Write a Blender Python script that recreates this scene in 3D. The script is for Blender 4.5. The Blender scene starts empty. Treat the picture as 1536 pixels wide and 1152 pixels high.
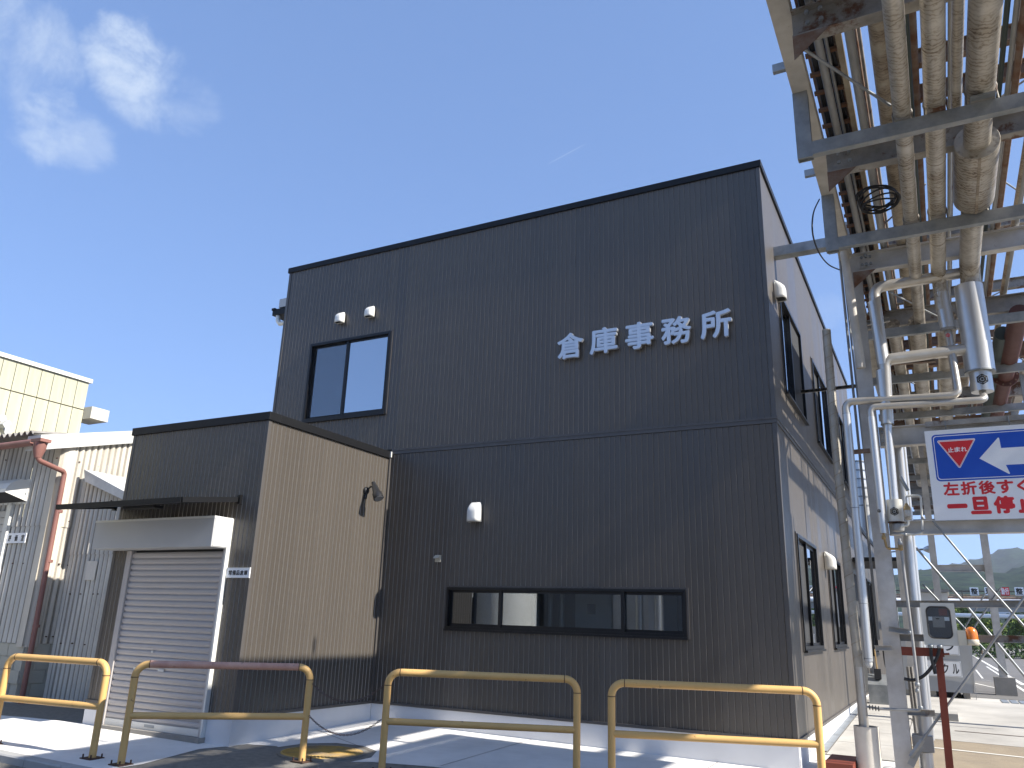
import bpy, bmesh, math, random
from mathutils import Vector, Matrix, noise
random.seed(7)
R = math.radians
sc = bpy.context.scene
col = sc.collection

# ------------------------------------------------------------------ camera
CAM = Vector((1.58908892, -9.95395271, 1.5))
CR = Vector((0.88474635, 0.46496139, 0.03216824))
CU = Vector((0.108213, -0.27206459, 0.95617509))
CF = Vector((-0.45333634, 0.8424914, 0.29102302))
FPX = 1180.78
cam = bpy.data.cameras.new('camera')
cam.sensor_width = 36.0
cam.lens = FPX / 1536 * 36
cam.clip_start = 0.05
cam.clip_end = 9000
camo = bpy.data.objects.new('camera', cam)
col.objects.link(camo)
camo.matrix_world = Matrix(((CR.x, CU.x, -CF.x, CAM.x), (CR.y, CU.y, -CF.y, CAM.y), (CR.z, CU.z, -CF.z, CAM.z), (0, 0, 0, 1)))
sc.camera = camo

# ------------------------------------------------------------------ sky, sun, exposure
SUN_EL = R(38.7)
SUN_AZ = R(-1.1)          # direction towards the sun, measured from +X towards +Y
sdir = Vector((math.cos(SUN_EL) * math.cos(SUN_AZ), math.cos(SUN_EL) * math.sin(SUN_AZ), math.sin(SUN_EL)))
w = bpy.data.worlds.new('World')
sc.world = w
w.use_nodes = True
nt = w.node_tree
for n in list(nt.nodes):
    nt.nodes.remove(n)
N = nt.nodes.new
L = nt.links.new
out = N('ShaderNodeOutputWorld')
bg = N('ShaderNodeBackground')
sky = N('ShaderNodeTexSky')
sky.sky_type = 'NISHITA'
sky.sun_disc = False
sky.sun_elevation = SUN_EL
sky.sun_rotation = math.pi / 2 - SUN_AZ
sky.air_density = 0.82
sky.dust_density = 0.1
sky.ozone_density = 4.0
sky.altitude = 1800
bg.inputs['Strength'].default_value = 0.15
# thin clouds living on the sky sphere, a few wisps high on the left and a faint one on the right
tc = N('ShaderNodeTexCoord')
def sky_dir(px, py):
    d = CF + CR * ((px - 768) / FPX) - CU * ((py - 576) / FPX)
    return d.normalized()
def cloud(px, py, tight, dens, sc_, seed, stretch=(1, 1, 1)):
    d = sky_dir(px, py)
    dot = N('ShaderNodeVectorMath'); dot.operation = 'DOT_PRODUCT'
    L(tc.outputs['Generated'], dot.inputs[0]); dot.inputs[1].default_value = d
    mr = N('ShaderNodeMapRange'); mr.interpolation_type = 'SMOOTHSTEP'
    mr.inputs['From Min'].default_value = math.cos(tight); mr.inputs['From Max'].default_value = 1.0
    L(dot.outputs['Value'], mr.inputs['Value'])
    mp = N('ShaderNodeMapping'); mp.inputs['Location'].default_value = (seed, seed * 2, 0); mp.inputs['Scale'].default_value = stretch
    L(tc.outputs['Generated'], mp.inputs['Vector'])
    no = N('ShaderNodeTexNoise'); no.inputs['Scale'].default_value = sc_; no.inputs['Detail'].default_value = 9; no.inputs['Roughness'].default_value = 0.66; no.inputs['Distortion'].default_value = 0.25
    L(mp.outputs['Vector'], no.inputs['Vector'])
    ad = N('ShaderNodeMath'); ad.operation = 'MULTIPLY_ADD'
    L(mr.outputs['Result'], ad.inputs[0]); ad.inputs[1].default_value = 0.40
    L(no.outputs['Fac'], ad.inputs[2])
    m2 = N('ShaderNodeMapRange'); m2.interpolation_type = 'SMOOTHSTEP'
    m2.inputs['From Min'].default_value = 0.70; m2.inputs['From Max'].default_value = 1.04; m2.inputs['To Max'].default_value = dens
    L(ad.outputs['Value'], m2.inputs['Value'])
    return m2.outputs['Result']
masks = [cloud(42, 60, 0.082, .62, 9, 1.3, (1, 1, .6)), cloud(10, 95, 0.07, .45, 8, 9.1), cloud(62, 130, 0.055, .40, 10, 4.1), cloud(80, 195, 0.062, .60, 9, 2.2, (1, 1, 1.8)), cloud(120, 212, 0.05, .35, 11, 6.6, (1, 1, 2)),
         cloud(190, 88, 0.070, .85, 9, 7.7), cloud(228, 128, 0.07, .60, 10, 3.3), cloud(285, 155, 0.05, .25, 9, 6.3, (1, 1, 2)), cloud(1235, 470, 0.04, .15, 10, 5.5)]
# a contrail: a narrow great-circle segment
a_, b_ = sky_dir(822, 246), sky_dir(878, 216)
nrm = a_.cross(b_).normalized(); mid = ((a_ + b_) / 2).normalized()
d1 = N('ShaderNodeVectorMath'); d1.operation = 'DOT_PRODUCT'; L(tc.outputs['Generated'], d1.inputs[0]); d1.inputs[1].default_value = nrm
ab = N('ShaderNodeMath'); ab.operation = 'ABSOLUTE'; L(d1.outputs['Value'], ab.inputs[0])
m1 = N('ShaderNodeMapRange'); m1.interpolation_type = 'SMOOTHSTEP'; m1.inputs['From Min'].default_value = 0.0013; m1.inputs['From Max'].default_value = 0.0; L(ab.outputs[0], m1.inputs['Value'])
d2 = N('ShaderNodeVectorMath'); d2.operation = 'DOT_PRODUCT'; L(tc.outputs['Generated'], d2.inputs[0]); d2.inputs[1].default_value = mid
m3 = N('ShaderNodeMapRange'); m3.interpolation_type = 'SMOOTHSTEP'; m3.inputs['From Min'].default_value = math.cos(0.03); m3.inputs['From Max'].default_value = 1.0; m3.inputs['To Max'].default_value = 0.22; L(d2.outputs['Value'], m3.inputs['Value'])
mm = N('ShaderNodeMath'); mm.operation = 'MULTIPLY'; L(m1.outputs[0], mm.inputs[0]); L(m3.outputs[0], mm.inputs[1])
masks.append(mm.outputs[0])
cur = masks[0]
for m_ in masks[1:]:
    mx = N('ShaderNodeMath'); mx.operation = 'MAXIMUM'; L(cur, mx.inputs[0]); L(m_, mx.inputs[1]); cur = mx.outputs[0]
mix = N('ShaderNodeMix'); mix.data_type = 'RGBA'
gm_ = N('ShaderNodeGamma'); gm_.inputs['Gamma'].default_value = 0.46; L(sky.outputs['Color'], gm_.inputs['Color'])
tn_ = N('ShaderNodeMix'); tn_.data_type = 'RGBA'; tn_.blend_type = 'MULTIPLY'; tn_.inputs['Factor'].default_value = 1; L(gm_.outputs[0], tn_.inputs['A']); tn_.inputs['B'].default_value = (0.93, 1.24, 1.80, 1)
L(cur, mix.inputs['Factor']); L(tn_.outputs['Result'], mix.inputs['A'])
tn_.inputs['A'].default_value = (1, 1, 1, 1); mix.inputs['B'].default_value = (2.5, 2.9, 3.5, 1)
L(mix.outputs['Result'], bg.inputs['Color']); L(bg.outputs[0], out.inputs['Surface'])
SKYBG = bg

sun = bpy.data.lights.new('sun', 'SUN')
sun.energy = 5.0
sun.angle = R(0.53)
sun.color = (1.0, 0.945, 0.86)
suno = bpy.data.objects.new('sun', sun)
col.objects.link(suno)
suno.rotation_euler = sdir.to_track_quat('Z', 'Y').to_euler()
suno.location = (8, -8, 12)
vs = sc.view_settings
sc.display_settings.display_device = 'sRGB'
vs.view_transform = 'Standard'; vs.look = 'None'; vs.gamma = 1; vs.exposure = 0.95; vs.use_curve_mapping = False

# ------------------------------------------------------------------ helpers
def ray(px, py):
    return CF + CR * ((px - 768) / FPX) - CU * ((py - 576) / FPX)
def on(ax, val, px, py):
    """the point where the sight line through a photo pixel meets the plane axis = val"""
    d = ray(px, py); t = (val - CAM[ax]) / d[ax]
    return CAM + d * t
def onX(px, py, v): return on(0, v, px, py)
def onY(px, py, v): return on(1, v, px, py)
def onZ(px, py, v): return on(2, v, px, py)
def cl(v, a, b): return max(a, min(b, v))
def gz(x, y):
    return .035 - .012 * cl(x, -9, 0) + .028 * cl(y, -5, 0) + .032 * cl(y, 0, 8)

ORG = {}
class MB:
    def __init__(s): s.v = []; s.f = []; s.sm = []; s.mi = {}
    def quad(s, *p, sm=False):
        i = len(s.v); s.v += [Vector(q) for q in p]; s.f.append(tuple(range(i, i + len(p)))); s.sm.append(sm); return s
    def box(s, a, b, rot=None, piv=None):
        x0, y0, z0 = a; x1, y1, z1 = b
        x0, x1 = sorted((x0, x1)); y0, y1 = sorted((y0, y1)); z0, z1 = sorted((z0, z1))
        p = [Vector(q) for q in ((x0, y0, z0), (x1, y0, z0), (x1, y1, z0), (x0, y1, z0), (x0, y0, z1), (x1, y0, z1), (x1, y1, z1), (x0, y1, z1))]
        if rot is not None:
            piv = Vector(piv); p = [rot @ (q - piv) + piv for q in p]
        i = len(s.v); s.v += p
        for f in ((0, 3, 2, 1), (4, 5, 6, 7), (0, 1, 5, 4), (1, 2, 6, 5), (2, 3, 7, 6), (3, 0, 4, 7)):
            s.f.append(tuple(i + k for k in f)); s.sm.append(False)
        return s
    def bar(s, p, q, w_, h_, up=(0, 0, 1)):
        p = Vector(p); q = Vector(q); d = (q - p).normalized(); u = Vector(up)
        sd = d.cross(u)
        if sd.length < 1e-4: sd = d.cross(Vector((1, 0, 0)))
        sd.normalize(); u = sd.cross(d)
        i = len(s.v)
        for c in (p, q):
            for a, b in ((-1, -1), (1, -1), (1, 1), (-1, 1)):
                s.v.append(c + sd * (a * w_ / 2) + u * (b * h_ / 2))
        for f in ((0, 1, 2, 3), (7, 6, 5, 4), (0, 4, 5, 1), (1, 5, 6, 2), (2, 6, 7, 3), (3, 7, 4, 0)):
            s.f.append(tuple(i + k for k in f)); s.sm.append(False)
        return s
    def prof(s, p, q, pts, up=(0, 0, 1)):
        """extrude a closed 2-D outline (side, up) from p to q"""
        p = Vector(p); q = Vector(q); d = (q - p).normalized(); u = Vector(up)
        sd = d.cross(u)
        if sd.length < 1e-4: sd = d.cross(Vector((1, 0, 0)))
        sd.normalize(); u = sd.cross(d)
        i = len(s.v); n = len(pts)
        for c in (p, q):
            for a, b in pts: s.v.append(c + sd * a + u * b)
        for k in range(n):
            s.f.append((i + k, i + (k + 1) % n, i + n + (k + 1) % n, i + n + k)); s.sm.append(False)
        s.f.append(tuple(i + n - 1 - k for k in range(n))); s.sm.append(False)
        s.f.append(tuple(i + n + k for k in range(n))); s.sm.append(False)
        return s
    def ibeam(s, p, q, w_, h_, t=.012, up=(0, 0, 1)):
        a = w_ / 2; b = h_ / 2; c = t * .4
        return s.prof(p, q, [(-a, -b), (a, -b), (a, -b + t), (c, -b + t), (c, b - t), (a, b - t), (a, b), (-a, b), (-a, b - t), (-c, b - t), (-c, -b + t), (-a, -b + t)], up)
    def chan(s, p, q, w_, h_, t=.008, up=(0, 0, 1), flip=1):
        a = w_ / 2 * flip; b = h_ / 2; tt = t * flip
        o = [(-a, -b), (a, -b), (a, -b + t), (-a + tt, -b + t), (-a + tt, b - t), (a, b - t), (a, b), (-a, b)]
        return s.prof(p, q, o if flip > 0 else o[::-1], up)
    def tube(s, pts, r, n=14, cap=True, closed=False):
        pts = [Vector(p) for p in pts]; m = len(pts)
        rs = r if isinstance(r, (list, tuple)) else [r] * m
        t0 = (pts[1] - pts[0]).normalized()
        a = t0.cross(Vector((0, 0, 1)))
        if a.length < .05: a = t0.cross(Vector((1, 0, 0)))
        a.normalize(); base = len(s.v)
        for k in range(m):
            if closed: t = (pts[(k + 1) % m] - pts[k - 1]).normalized()
            elif k == 0: t = t0
            elif k == m - 1: t = (pts[k] - pts[k - 1]).normalized()
            else:
                t = (pts[k + 1] - pts[k]).normalized() + (pts[k] - pts[k - 1]).normalized()
                t = t.normalized() if t.length > 1e-5 else (pts[k + 1] - pts[k]).normalized()
            a = (a - t * a.dot(t)).normalized(); b = t.cross(a)
            for j in range(n):
                an = 2 * math.pi * j / n
                s.v.append(pts[k] + (a * math.cos(an) + b * math.sin(an)) * rs[k])
        for k in range(m if closed else m - 1):
            k2 = (k + 1) % m
            for j in range(n):
                s.f.append((base + k * n + j, base + k * n + (j + 1) % n, base + k2 * n + (j + 1) % n, base + k2 * n + j)); s.sm.append(True)
        if cap and not closed:
            s.f.append(tuple(base + n - 1 - j for j in range(n))); s.sm.append(False)
            s.f.append(tuple(base + (m - 1) * n + j for j in range(n))); s.sm.append(False)
        return s
    def lathe(s, c, prof, n=24, ax='z'):
        c = Vector(c); base = len(s.v)
        for r_, h in prof:
            for j in range(n):
                an = 2 * math.pi * j / n; a, b = r_ * math.cos(an), r_ * math.sin(an)
                s.v.append(c + (Vector((a, b, h)) if ax == 'z' else Vector((a, h, b)) if ax == 'y' else Vector((h, a, b))))
        for k in range(len(prof) - 1):
            for j in range(n):
                f = (base + k * n + j, base + k * n + (j + 1) % n, base + (k + 1) * n + (j + 1) % n, base + (k + 1) * n + j)
                s.f.append(f if ax != 'y' else f[::-1]); s.sm.append(True)
        s.f.append(tuple(base + n - 1 - j for j in range(n))); s.sm.append(False)
        s.f.append(tuple(base + (len(prof) - 1) * n + j for j in range(n))); s.sm.append(False)
        return s
    def build(s, name, mat, parent=None, label=None, cat=None, group=None, kind=None, org=None, bevel=0):
        if parent is not None: o_ = ORG[parent.name]
        elif org is not None: o_ = Vector(org)
        else:
            xs = [v.x for v in s.v]; ys = [v.y for v in s.v]; zs = [v.z for v in s.v]
            o_ = Vector(((min(xs) + max(xs)) / 2, (min(ys) + max(ys)) / 2, min(zs)))
        me = bpy.data.meshes.new(name)
        me.from_pydata([v - o_ for v in s.v], [], s.f)
        me.polygons.foreach_set('use_smooth', s.sm)
        me.materials.append(mat)
        for m2_, fl_ in s.mi.items():
            me.materials.append(m2_)
            for k_ in fl_: me.polygons[k_].material_index = len(me.materials) - 1
        me.update()
        if any(s.sm):
            try: me.set_sharp_from_angle(angle=R(50))
            except Exception: pass
        ob = bpy.data.objects.new(name, me); col.objects.link(ob); ORG[ob.name] = o_
        if parent is not None: ob.parent = parent
        else: ob.location = o_
        if bevel:
            bm = ob.modifiers.new('bevel', 'BEVEL'); bm.width = bevel; bm.segments = 2; bm.limit_method = 'ANGLE'
        tag(ob, label, cat, group, kind)
        return ob
def tag(o, label=None, cat=None, group=None, kind=None):
    if label: o['label'] = label
    if cat: o['category'] = cat
    if group: o['group'] = group
    if kind: o['kind'] = kind
    return o
def empty(name, loc, label, cat, group=None):
    o = bpy.data.objects.new(name, None); col.objects.link(o); o.location = loc; o.empty_display_size = .2
    ORG[o.name] = Vector(loc); return tag(o, label, cat, group)
KIDS = {}
def copy_tree(o, parent=None, loc=None, rot=None, label=None):
    c = o.copy(); col.objects.link(c)
    if parent is not None: c.parent = parent
    if loc is not None: c.location = loc
    if rot is not None: c.rotation_euler = rot
    if label: c['label'] = label
    for ch in [k for k in bpy.data.objects if k.parent == o]: copy_tree(ch, c)
    return c
def place(mesh_obj, parent, loc, rot=None, name=None):
    """another piece sharing the mesh of mesh_obj, as child of parent"""
    c = mesh_obj.copy(); col.objects.link(c); c.parent = parent; c.location = Vector(loc)
    if rot: c.rotation_euler = rot
    return c

# ------------------------------------------------------------------ materials
def mat(name, c, rough=.6, metal=0.0, c2=None, ns=6.0, namt=.5, bump=0.0, bs=40.0, stretch=(1, 1, 1), rust=0.0, rustc=(.13, .05, .02), rs=3.0, spec=.5, coat=0, wave=None, rvar=.1, lo=.35, hi=.7):
    m = bpy.data.materials.new(name); m.use_nodes = True
    t = m.node_tree; b = t.nodes['Principled BSDF']; n = t.nodes.new; l = t.links.new
    b.inputs['Roughness'].default_value = rough; b.inputs['Metallic'].default_value = metal
    b.inputs['Specular IOR Level'].default_value = spec; b.inputs['Coat Weight'].default_value = coat
    tcn = n('ShaderNodeTexCoord'); mp = n('ShaderNodeMapping'); mp.inputs['Scale'].default_value = stretch
    l(tcn.outputs['Object'], mp.inputs['Vector'])
    no = n('ShaderNodeTexNoise'); no.inputs['Scale'].default_value = ns; no.inputs['Detail'].default_value = 7; no.inputs['Roughness'].default_value = .62
    l(mp.outputs[0], no.inputs['Vector'])
    rp = n('ShaderNodeMapRange'); rp.inputs['From Min'].default_value = lo; rp.inputs['From Max'].default_value = hi; rp.inputs['To Max'].default_value = namt
    l(no.outputs['Fac'], rp.inputs['Value'])
    mx = n('ShaderNodeMix'); mx.data_type = 'RGBA'
    mx.inputs['A'].default_value = (*c, 1); mx.inputs['B'].default_value = (*(c2 or tuple(k * .7 for k in c)), 1)
    l(rp.outputs[0], mx.inputs['Factor']); cout = mx.outputs['Result']
    hsrc = None
    if wave:
        wv = n('ShaderNodeTexWave'); wv.wave_type = 'BANDS'; wv.bands_direction = wave[0]; wv.inputs['Scale'].default_value = wave[1]
        wv.inputs['Distortion'].default_value = wave[2]; wv.inputs['Detail'].default_value = 3; wv.inputs['Detail Scale'].default_value = 2.5
        l(tcn.outputs['Object'], wv.inputs['Vector'])
        pw = n('ShaderNodeMath'); pw.operation = 'POWER'; l(wv.outputs['Fac'], pw.inputs[0]); pw.inputs[1].default_value = 3.0
        mu = n('ShaderNodeMath'); mu.operation = 'MULTIPLY'; l(pw.outputs[0], mu.inputs[0]); l(rp.outputs[0], mu.inputs[1])
        m4 = n('ShaderNodeMix'); m4.data_type = 'RGBA'; l(mu.outputs[0], m4.inputs['Factor']); l(cout, m4.inputs['A']); m4.inputs['B'].default_value = (*wave[3], 1)
        cout = m4.outputs['Result']; hsrc = wv.outputs['Fac']
    rr = None
    if rust > 0:
        n2 = n('ShaderNodeTexNoise'); n2.inputs['Scale'].default_value = rs; n2.inputs['Detail'].default_value = 9; n2.inputs['Roughness'].default_value = .7
        l(tcn.outputs['Object'], n2.inputs['Vector'])
        r2 = n('ShaderNodeMapRange'); r2.interpolation_type = 'SMOOTHSTEP'; r2.inputs['From Min'].default_value = .72 - rust * .35; r2.inputs['From Max'].default_value = .80 - rust * .3
        l(n2.outputs['Fac'], r2.inputs['Value'])
        m5 = n('ShaderNodeMix'); m5.data_type = 'RGBA'; l(r2.outputs[0], m5.inputs['Factor']); l(cout, m5.inputs['A']); m5.inputs['B'].default_value = (*rustc, 1)
        cout = m5.outputs['Result']; rr = r2.outputs[0]
        m6 = n('ShaderNodeMath'); m6.operation = 'MULTIPLY_ADD'; l(rr, m6.inputs[0]); m6.inputs[1].default_value = -metal; m6.inputs[2].default_value = metal; l(m6.outputs[0], b.inputs['Metallic'])
    l(cout, b.inputs['Base Color'])
    ro = n('ShaderNodeMapRange'); ro.inputs['To Min'].default_value = max(.02, rough - rvar); ro.inputs['To Max'].default_value = min(1, rough + rvar)
    l(no.outputs['Fac'], ro.inputs['Value']); l(ro.outputs[0], b.inputs['Roughness'])
    if bump > 0:
        nb = n('ShaderNodeTexNoise'); nb.inputs['Scale'].default_value = bs; nb.inputs['Detail'].default_value = 5
        l(tcn.outputs['Object'], nb.inputs['Vector'])
        bp = n('ShaderNodeBump'); bp.inputs['Strength'].default_value = bump; bp.inputs['Distance'].default_value = .02
        if hsrc:
            ma = n('ShaderNodeMath'); ma.operation = 'MULTIPLY_ADD'; l(hsrc, ma.inputs[0]); ma.inputs[1].default_value = -.35; l(nb.outputs['Fac'], ma.inputs[2]); l(ma.outputs[0], bp.inputs['Height'])
        else: l(nb.outputs['Fac'], bp.inputs['Height'])
        l(bp.outputs[0], b.inputs['Normal'])
    return m
M = {}
M['siding'] = mat('siding_steel', (.086, .074, .061), .38, .0, c2=(.074, .064, .054), ns=.8, namt=.7, bump=.035, bs=2.2, spec=.55, stretch=(1, 1, .25), rvar=.05)
M['edge'] = mat('siding_rib_highlight', (.46, .43, .39), .4, 0, spec=.6)  # paler tone for the groove walls: edge highlights painted into the colour
M['trim'] = mat('dark_trim', (.007, .0075, .009), .5, 0, spec=.3, bump=.02, bs=4)
M['frame'] = mat('black_aluminium', (.012, .012, .013), .35, 0.3, spec=.5)
M['flash'] = mat('siding_flashing', (.088, .08, .073), .4, 0, spec=.6)
M['plinth'] = mat('painted_plinth', (.70, .70, .70), .8, 0, c2=(.60, .60, .60), ns=2.5, bump=.12, bs=180)
M['core'] = mat('wall_core', (.07, .07, .07), .9)
M['concrete'] = mat('apron_concrete', (.82, .80, .76), .9, 0, c2=(.58, .56, .52), ns=1.3, namt=.7, bump=.15, bs=60)
M['slab'] = mat('slab_concrete', (.50, .48, .44), .9, 0, c2=(.30, .285, .26), ns=.8, namt=.9, bump=.15, bs=60)
M['kerb'] = mat('kerb_concrete', (.40, .40, .39), .9, 0, c2=(.28, .28, .27), ns=6, bump=.2, bs=120)
M['asphalt'] = mat('worn_asphalt', (.20, .19, .17), .92, 0, c2=(.36, .33, .28), ns=14, namt=.6, bump=.7, bs=260)
M['lot'] = mat('parking_asphalt', (.13, .125, .12), .92, 0, c2=(.18, .17, .155), ns=.5, namt=.8, bump=.4, bs=120, stretch=(.3, 1, 1))
M['tan'] = mat('tan_asphalt', (.33, .27, .19), .92, 0, c2=(.24, .2, .15), ns=3, namt=.7, bump=.5, bs=200)
M['line'] = mat('road_paint', (.72, .70, .64), .7, 0, c2=(.5, .48, .43), ns=9, bump=.1)
M['yellow'] = mat('yellow_rail_paint', (.70, .43, .155), .5, 0, c2=(.58, .36, .13), ns=5, namt=.6, rust=.27, rustc=(.13, .05, .025), rs=11, bump=.06, bs=70, spec=.4)
M['pinkrail'] = mat('faded_rail_paint', (.66, .38, .27), .6, 0, c2=(.50, .24, .17), ns=6, namt=.9, rust=.34, rustc=(.15, .07, .05), rs=14, bump=.06, bs=70)
M['rustiron'] = mat('rusty_iron', (.06, .03, .02), .85, 0, c2=(.11, .055, .03), ns=14, bump=.3)
M['chain'] = mat('chain_steel', (.10, .05, .04), .6, .3, c2=(.2, .2, .2), ns=8)
M['white'] = mat('white_hood_paint', (.74, .73, .68), .38, 0, c2=(.66, .65, .6), ns=4, spec=.5)
M['letter'] = mat('brushed_letter_steel', (.62, .64, .66), .32, .55, c2=(.55, .57, .6), ns=5)
M['lamp'] = mat('black_lamp_paint', (.02, .02, .021), .45, 0)
M['lens'] = mat('lamp_lens', (.25, .25, .25), .1, 0, spec=.8)
M['shutter'] = mat('shutter_steel', (.47, .44, .42), .45, .1, c2=(.40, .375, .36), ns=1.5, namt=.6, stretch=(.3, 1, 2), spec=.5)
M['jamb'] = mat('pale_jamb_steel', (.70, .70, .66), .4, .1, c2=(.6, .6, .57), ns=3)
M['box'] = mat('shutter_box_steel', (.50, .50, .49), .42, .1, c2=(.44, .44, .44), ns=2)
M['galv'] = mat('galvanised_steel', (.36, .37, .37), .5, .45, c2=(.17, .19, .20), ns=4, namt=.9, bump=.05, bs=30, rust=.10, rs=5)
M['galvrust'] = mat('old_galvanised_steel', (.36, .34, .31), .6, .3, c2=(.20, .19, .17), ns=5, namt=.9, bump=.08, bs=40, rust=.52, rustc=(.11, .045, .02), rs=3.5)
M['paintgrey'] = mat('weathered_grey_paint', (.54, .53, .51), .6, .1, c2=(.36, .34, .31), ns=3.5, namt=.9, bump=.07, bs=60, rust=.14, rustc=(.14, .07, .035), rs=9)
M['beam'] = mat('beam_paint', (.56, .53, .48), .65, .05, c2=(.38, .35, .30), ns=4, namt=.8, bump=.08, bs=50, rust=.20, rustc=(.12, .06, .03), rs=6)
M['rusty'] = mat('heavy_rust', (.16, .075, .04), .85, 0, c2=(.28, .25, .21), ns=6, namt=.8, bump=.3, bs=50)
M['oxide'] = mat('red_oxide_paint', (.20, .042, .022), .6, 0, c2=(.13, .03, .018), ns=6, bump=.1, spec=.4)
M['jacket'] = mat('weathered_jacket', (.56, .53, .47), .42, .40, c2=(.34, .29, .22), ns=2.6, namt=1.0, bump=.12, bs=14, wave=('Y', 6.5, 9.0, (.10, .065, .035)), rust=.06, rs=4, rustc=(.15, .09, .045))
M['jacketd'] = mat('dirty_jacket', (.42, .37, .29), .6, .2, c2=(.20, .15, .10), ns=4, namt=1.0, bump=.3, bs=10, wave=('Y', 7, 9.0, (.11, .075, .045)), rust=.32, rustc=(.16, .09, .05), rs=5)
M['jacketclean'] = mat('clean_jacket', (.62, .62, .61), .34, .65, c2=(.54, .54, .53), ns=1.5, namt=.5, bump=.0, rvar=.04)
M['jacketh'] = mat('header_jacket', (.56, .54, .50), .34, .6, c2=(.42, .38, .32), ns=3.5, namt=.8, bump=.07, bs=14, rust=.10, rustc=(.34, .20, .07), rs=2.2)
M['spiral'] = mat('tape_wrap', (.44, .41, .35), .5, .2, c2=(.30, .27, .22), ns=6, namt=.8, bump=.12, bs=60, rust=.14, rustc=(.22, .13, .07))
M['brass'] = mat('brass_fitting', (.44, .30, .13), .5, .6, c2=(.3, .2, .1), ns=20)
M['cable'] = mat('black_cable', (.015, .015, .016), .55)
M['pvcgrey'] = mat('grey_conduit', (.34, .34, .33), .5, .2, c2=(.25, .25, .24), ns=6, rust=.12)
M['tanrail'] = mat('tan_tray_rail', (.40, .34, .24), .6, .2, c2=(.26, .2, .13), ns=5, namt=.9, rust=.28, rustc=(.16, .075, .03), rs=5)
M['rung'] = mat('rung_rust', (.19, .10, .055), .8, 0, c2=(.2, .08, .03), ns=12)
M['redpipe'] = mat('faded_red_pipe', (.10, .034, .026), .6, 0, c2=(.06, .024, .02), ns=5, bump=.1, rust=.1)
M['greenpipe'] = mat('dark_green_pipe', (.04, .06, .055), .6, 0, c2=(.06, .07, .07), ns=5)
M['signwhite'] = mat('sign_white', (.88, .89, .90), .35, 0, c2=(.78, .79, .80), ns=3, bump=.03, bs=3, spec=.5)
M['signblue'] = mat('sign_blue', (.008, .075, .48), .35, 0, c2=(.012, .09, .50), ns=4, bump=.03, bs=3)
M['signred'] = mat('sign_red', (.66, .018, .025), .4, 0, c2=(.56, .02, .025), ns=5)
M['ink'] = mat('black_ink', (.012, .012, .012), .6)
M['corrug'] = mat('corrugated_sheet', (.60, .56, .48), .85, 0, c2=(.46, .42, .35), ns=2.2, namt=.9, bump=.12, bs=60, stretch=(1, 1, .3))
M['corrugg'] = mat('corrugated_sheet_grey', (.70, .66, .57), .85, 0, c2=(.42, .40, .36), ns=2.6, namt=.9, bump=.12, bs=60, stretch=(1, 1, .3))
M['valley'] = mat('sheet_valley_shade_dirt', (.34, .31, .26), .9, 0, c2=(.22, .20, .17), ns=3, namt=.9, stretch=(1, 1, .3))  # valley shade painted in as a darker sheet tone, together with dirt
M['cornice'] = mat('cement_fascia', (.60, .60, .57), .85, 0, c2=(.36, .36, .35), ns=4, namt=.8, bump=.15, bs=50)
M['block'] = mat('concrete_block', (.50, .48, .40), .9, 0, c2=(.40, .39, .33), ns=4, bump=.25, bs=90)
M['pinkpipe'] = mat('reddish_downpipe', (.27, .125, .10), .55, 0, c2=(.20, .09, .075), ns=4, namt=.8)
M['roofsheet'] = mat('corrugated_roof', (.30, .28, .25), .85, 0, c2=(.12, .11, .10), ns=4, namt=.8)
M['cream'] = mat('cream_panel', (.56, .53, .37), .75, 0, c2=(.38, .37, .27), ns=1.3, namt=1.0, bump=.03, stretch=(1, 3, .3))
M['manhole'] = mat('yellow_manhole', (.50, .33, .09), .7, .1, c2=(.25, .2, .14), ns=3.0, namt=.9, bump=.1, lo=.45, hi=.62)
M['grate'] = mat('steel_grate', (.32, .35, .38), .5, .5)
M['amber'] = mat('amber_dome', (.75, .20, .015), .25, 0, spec=.6, coat=.4)
M['beige'] = mat('beige_plastic', (.62, .57, .45), .5)
M['meter'] = mat('meter_box_paint', (.60, .59, .53), .5, 0, c2=(.5, .49, .44), ns=4, rust=.04)
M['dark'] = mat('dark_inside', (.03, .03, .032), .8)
M['roomgrey'] = mat('room_grey', (.16, .18, .20), .8)
M['blind'] = mat('pale_blind', (.60, .68, .76), .7, 0, bump=.0)
M['curtain'] = mat('grey_curtain', (.30, .34, .39), .8, 0, c2=(.48, .52, .57), ns=3, namt=.8, stretch=(5, 1, .5))
M['screen'] = mat('window_screen', (.035, .036, .037), .75)
M['bin'] = mat('steel_container', (.35, .36, .37), .55, .35, c2=(.27, .28, .29), ns=2.5, rust=.06)
M['bark'] = mat('bark', (.08, .055, .035), .9)
M['conc2'] = mat('old_concrete', (.30, .28, .25), .9, 0, c2=(.2, .19, .17), ns=5, bump=.3)
M['cone'] = mat('red_cone', (.6, .05, .03), .5)
M['facade'] = mat('factory_cladding', (.20, .21, .22), .7, 0, c2=(.15, .16, .17), ns=.4, bump=.02)
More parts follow.
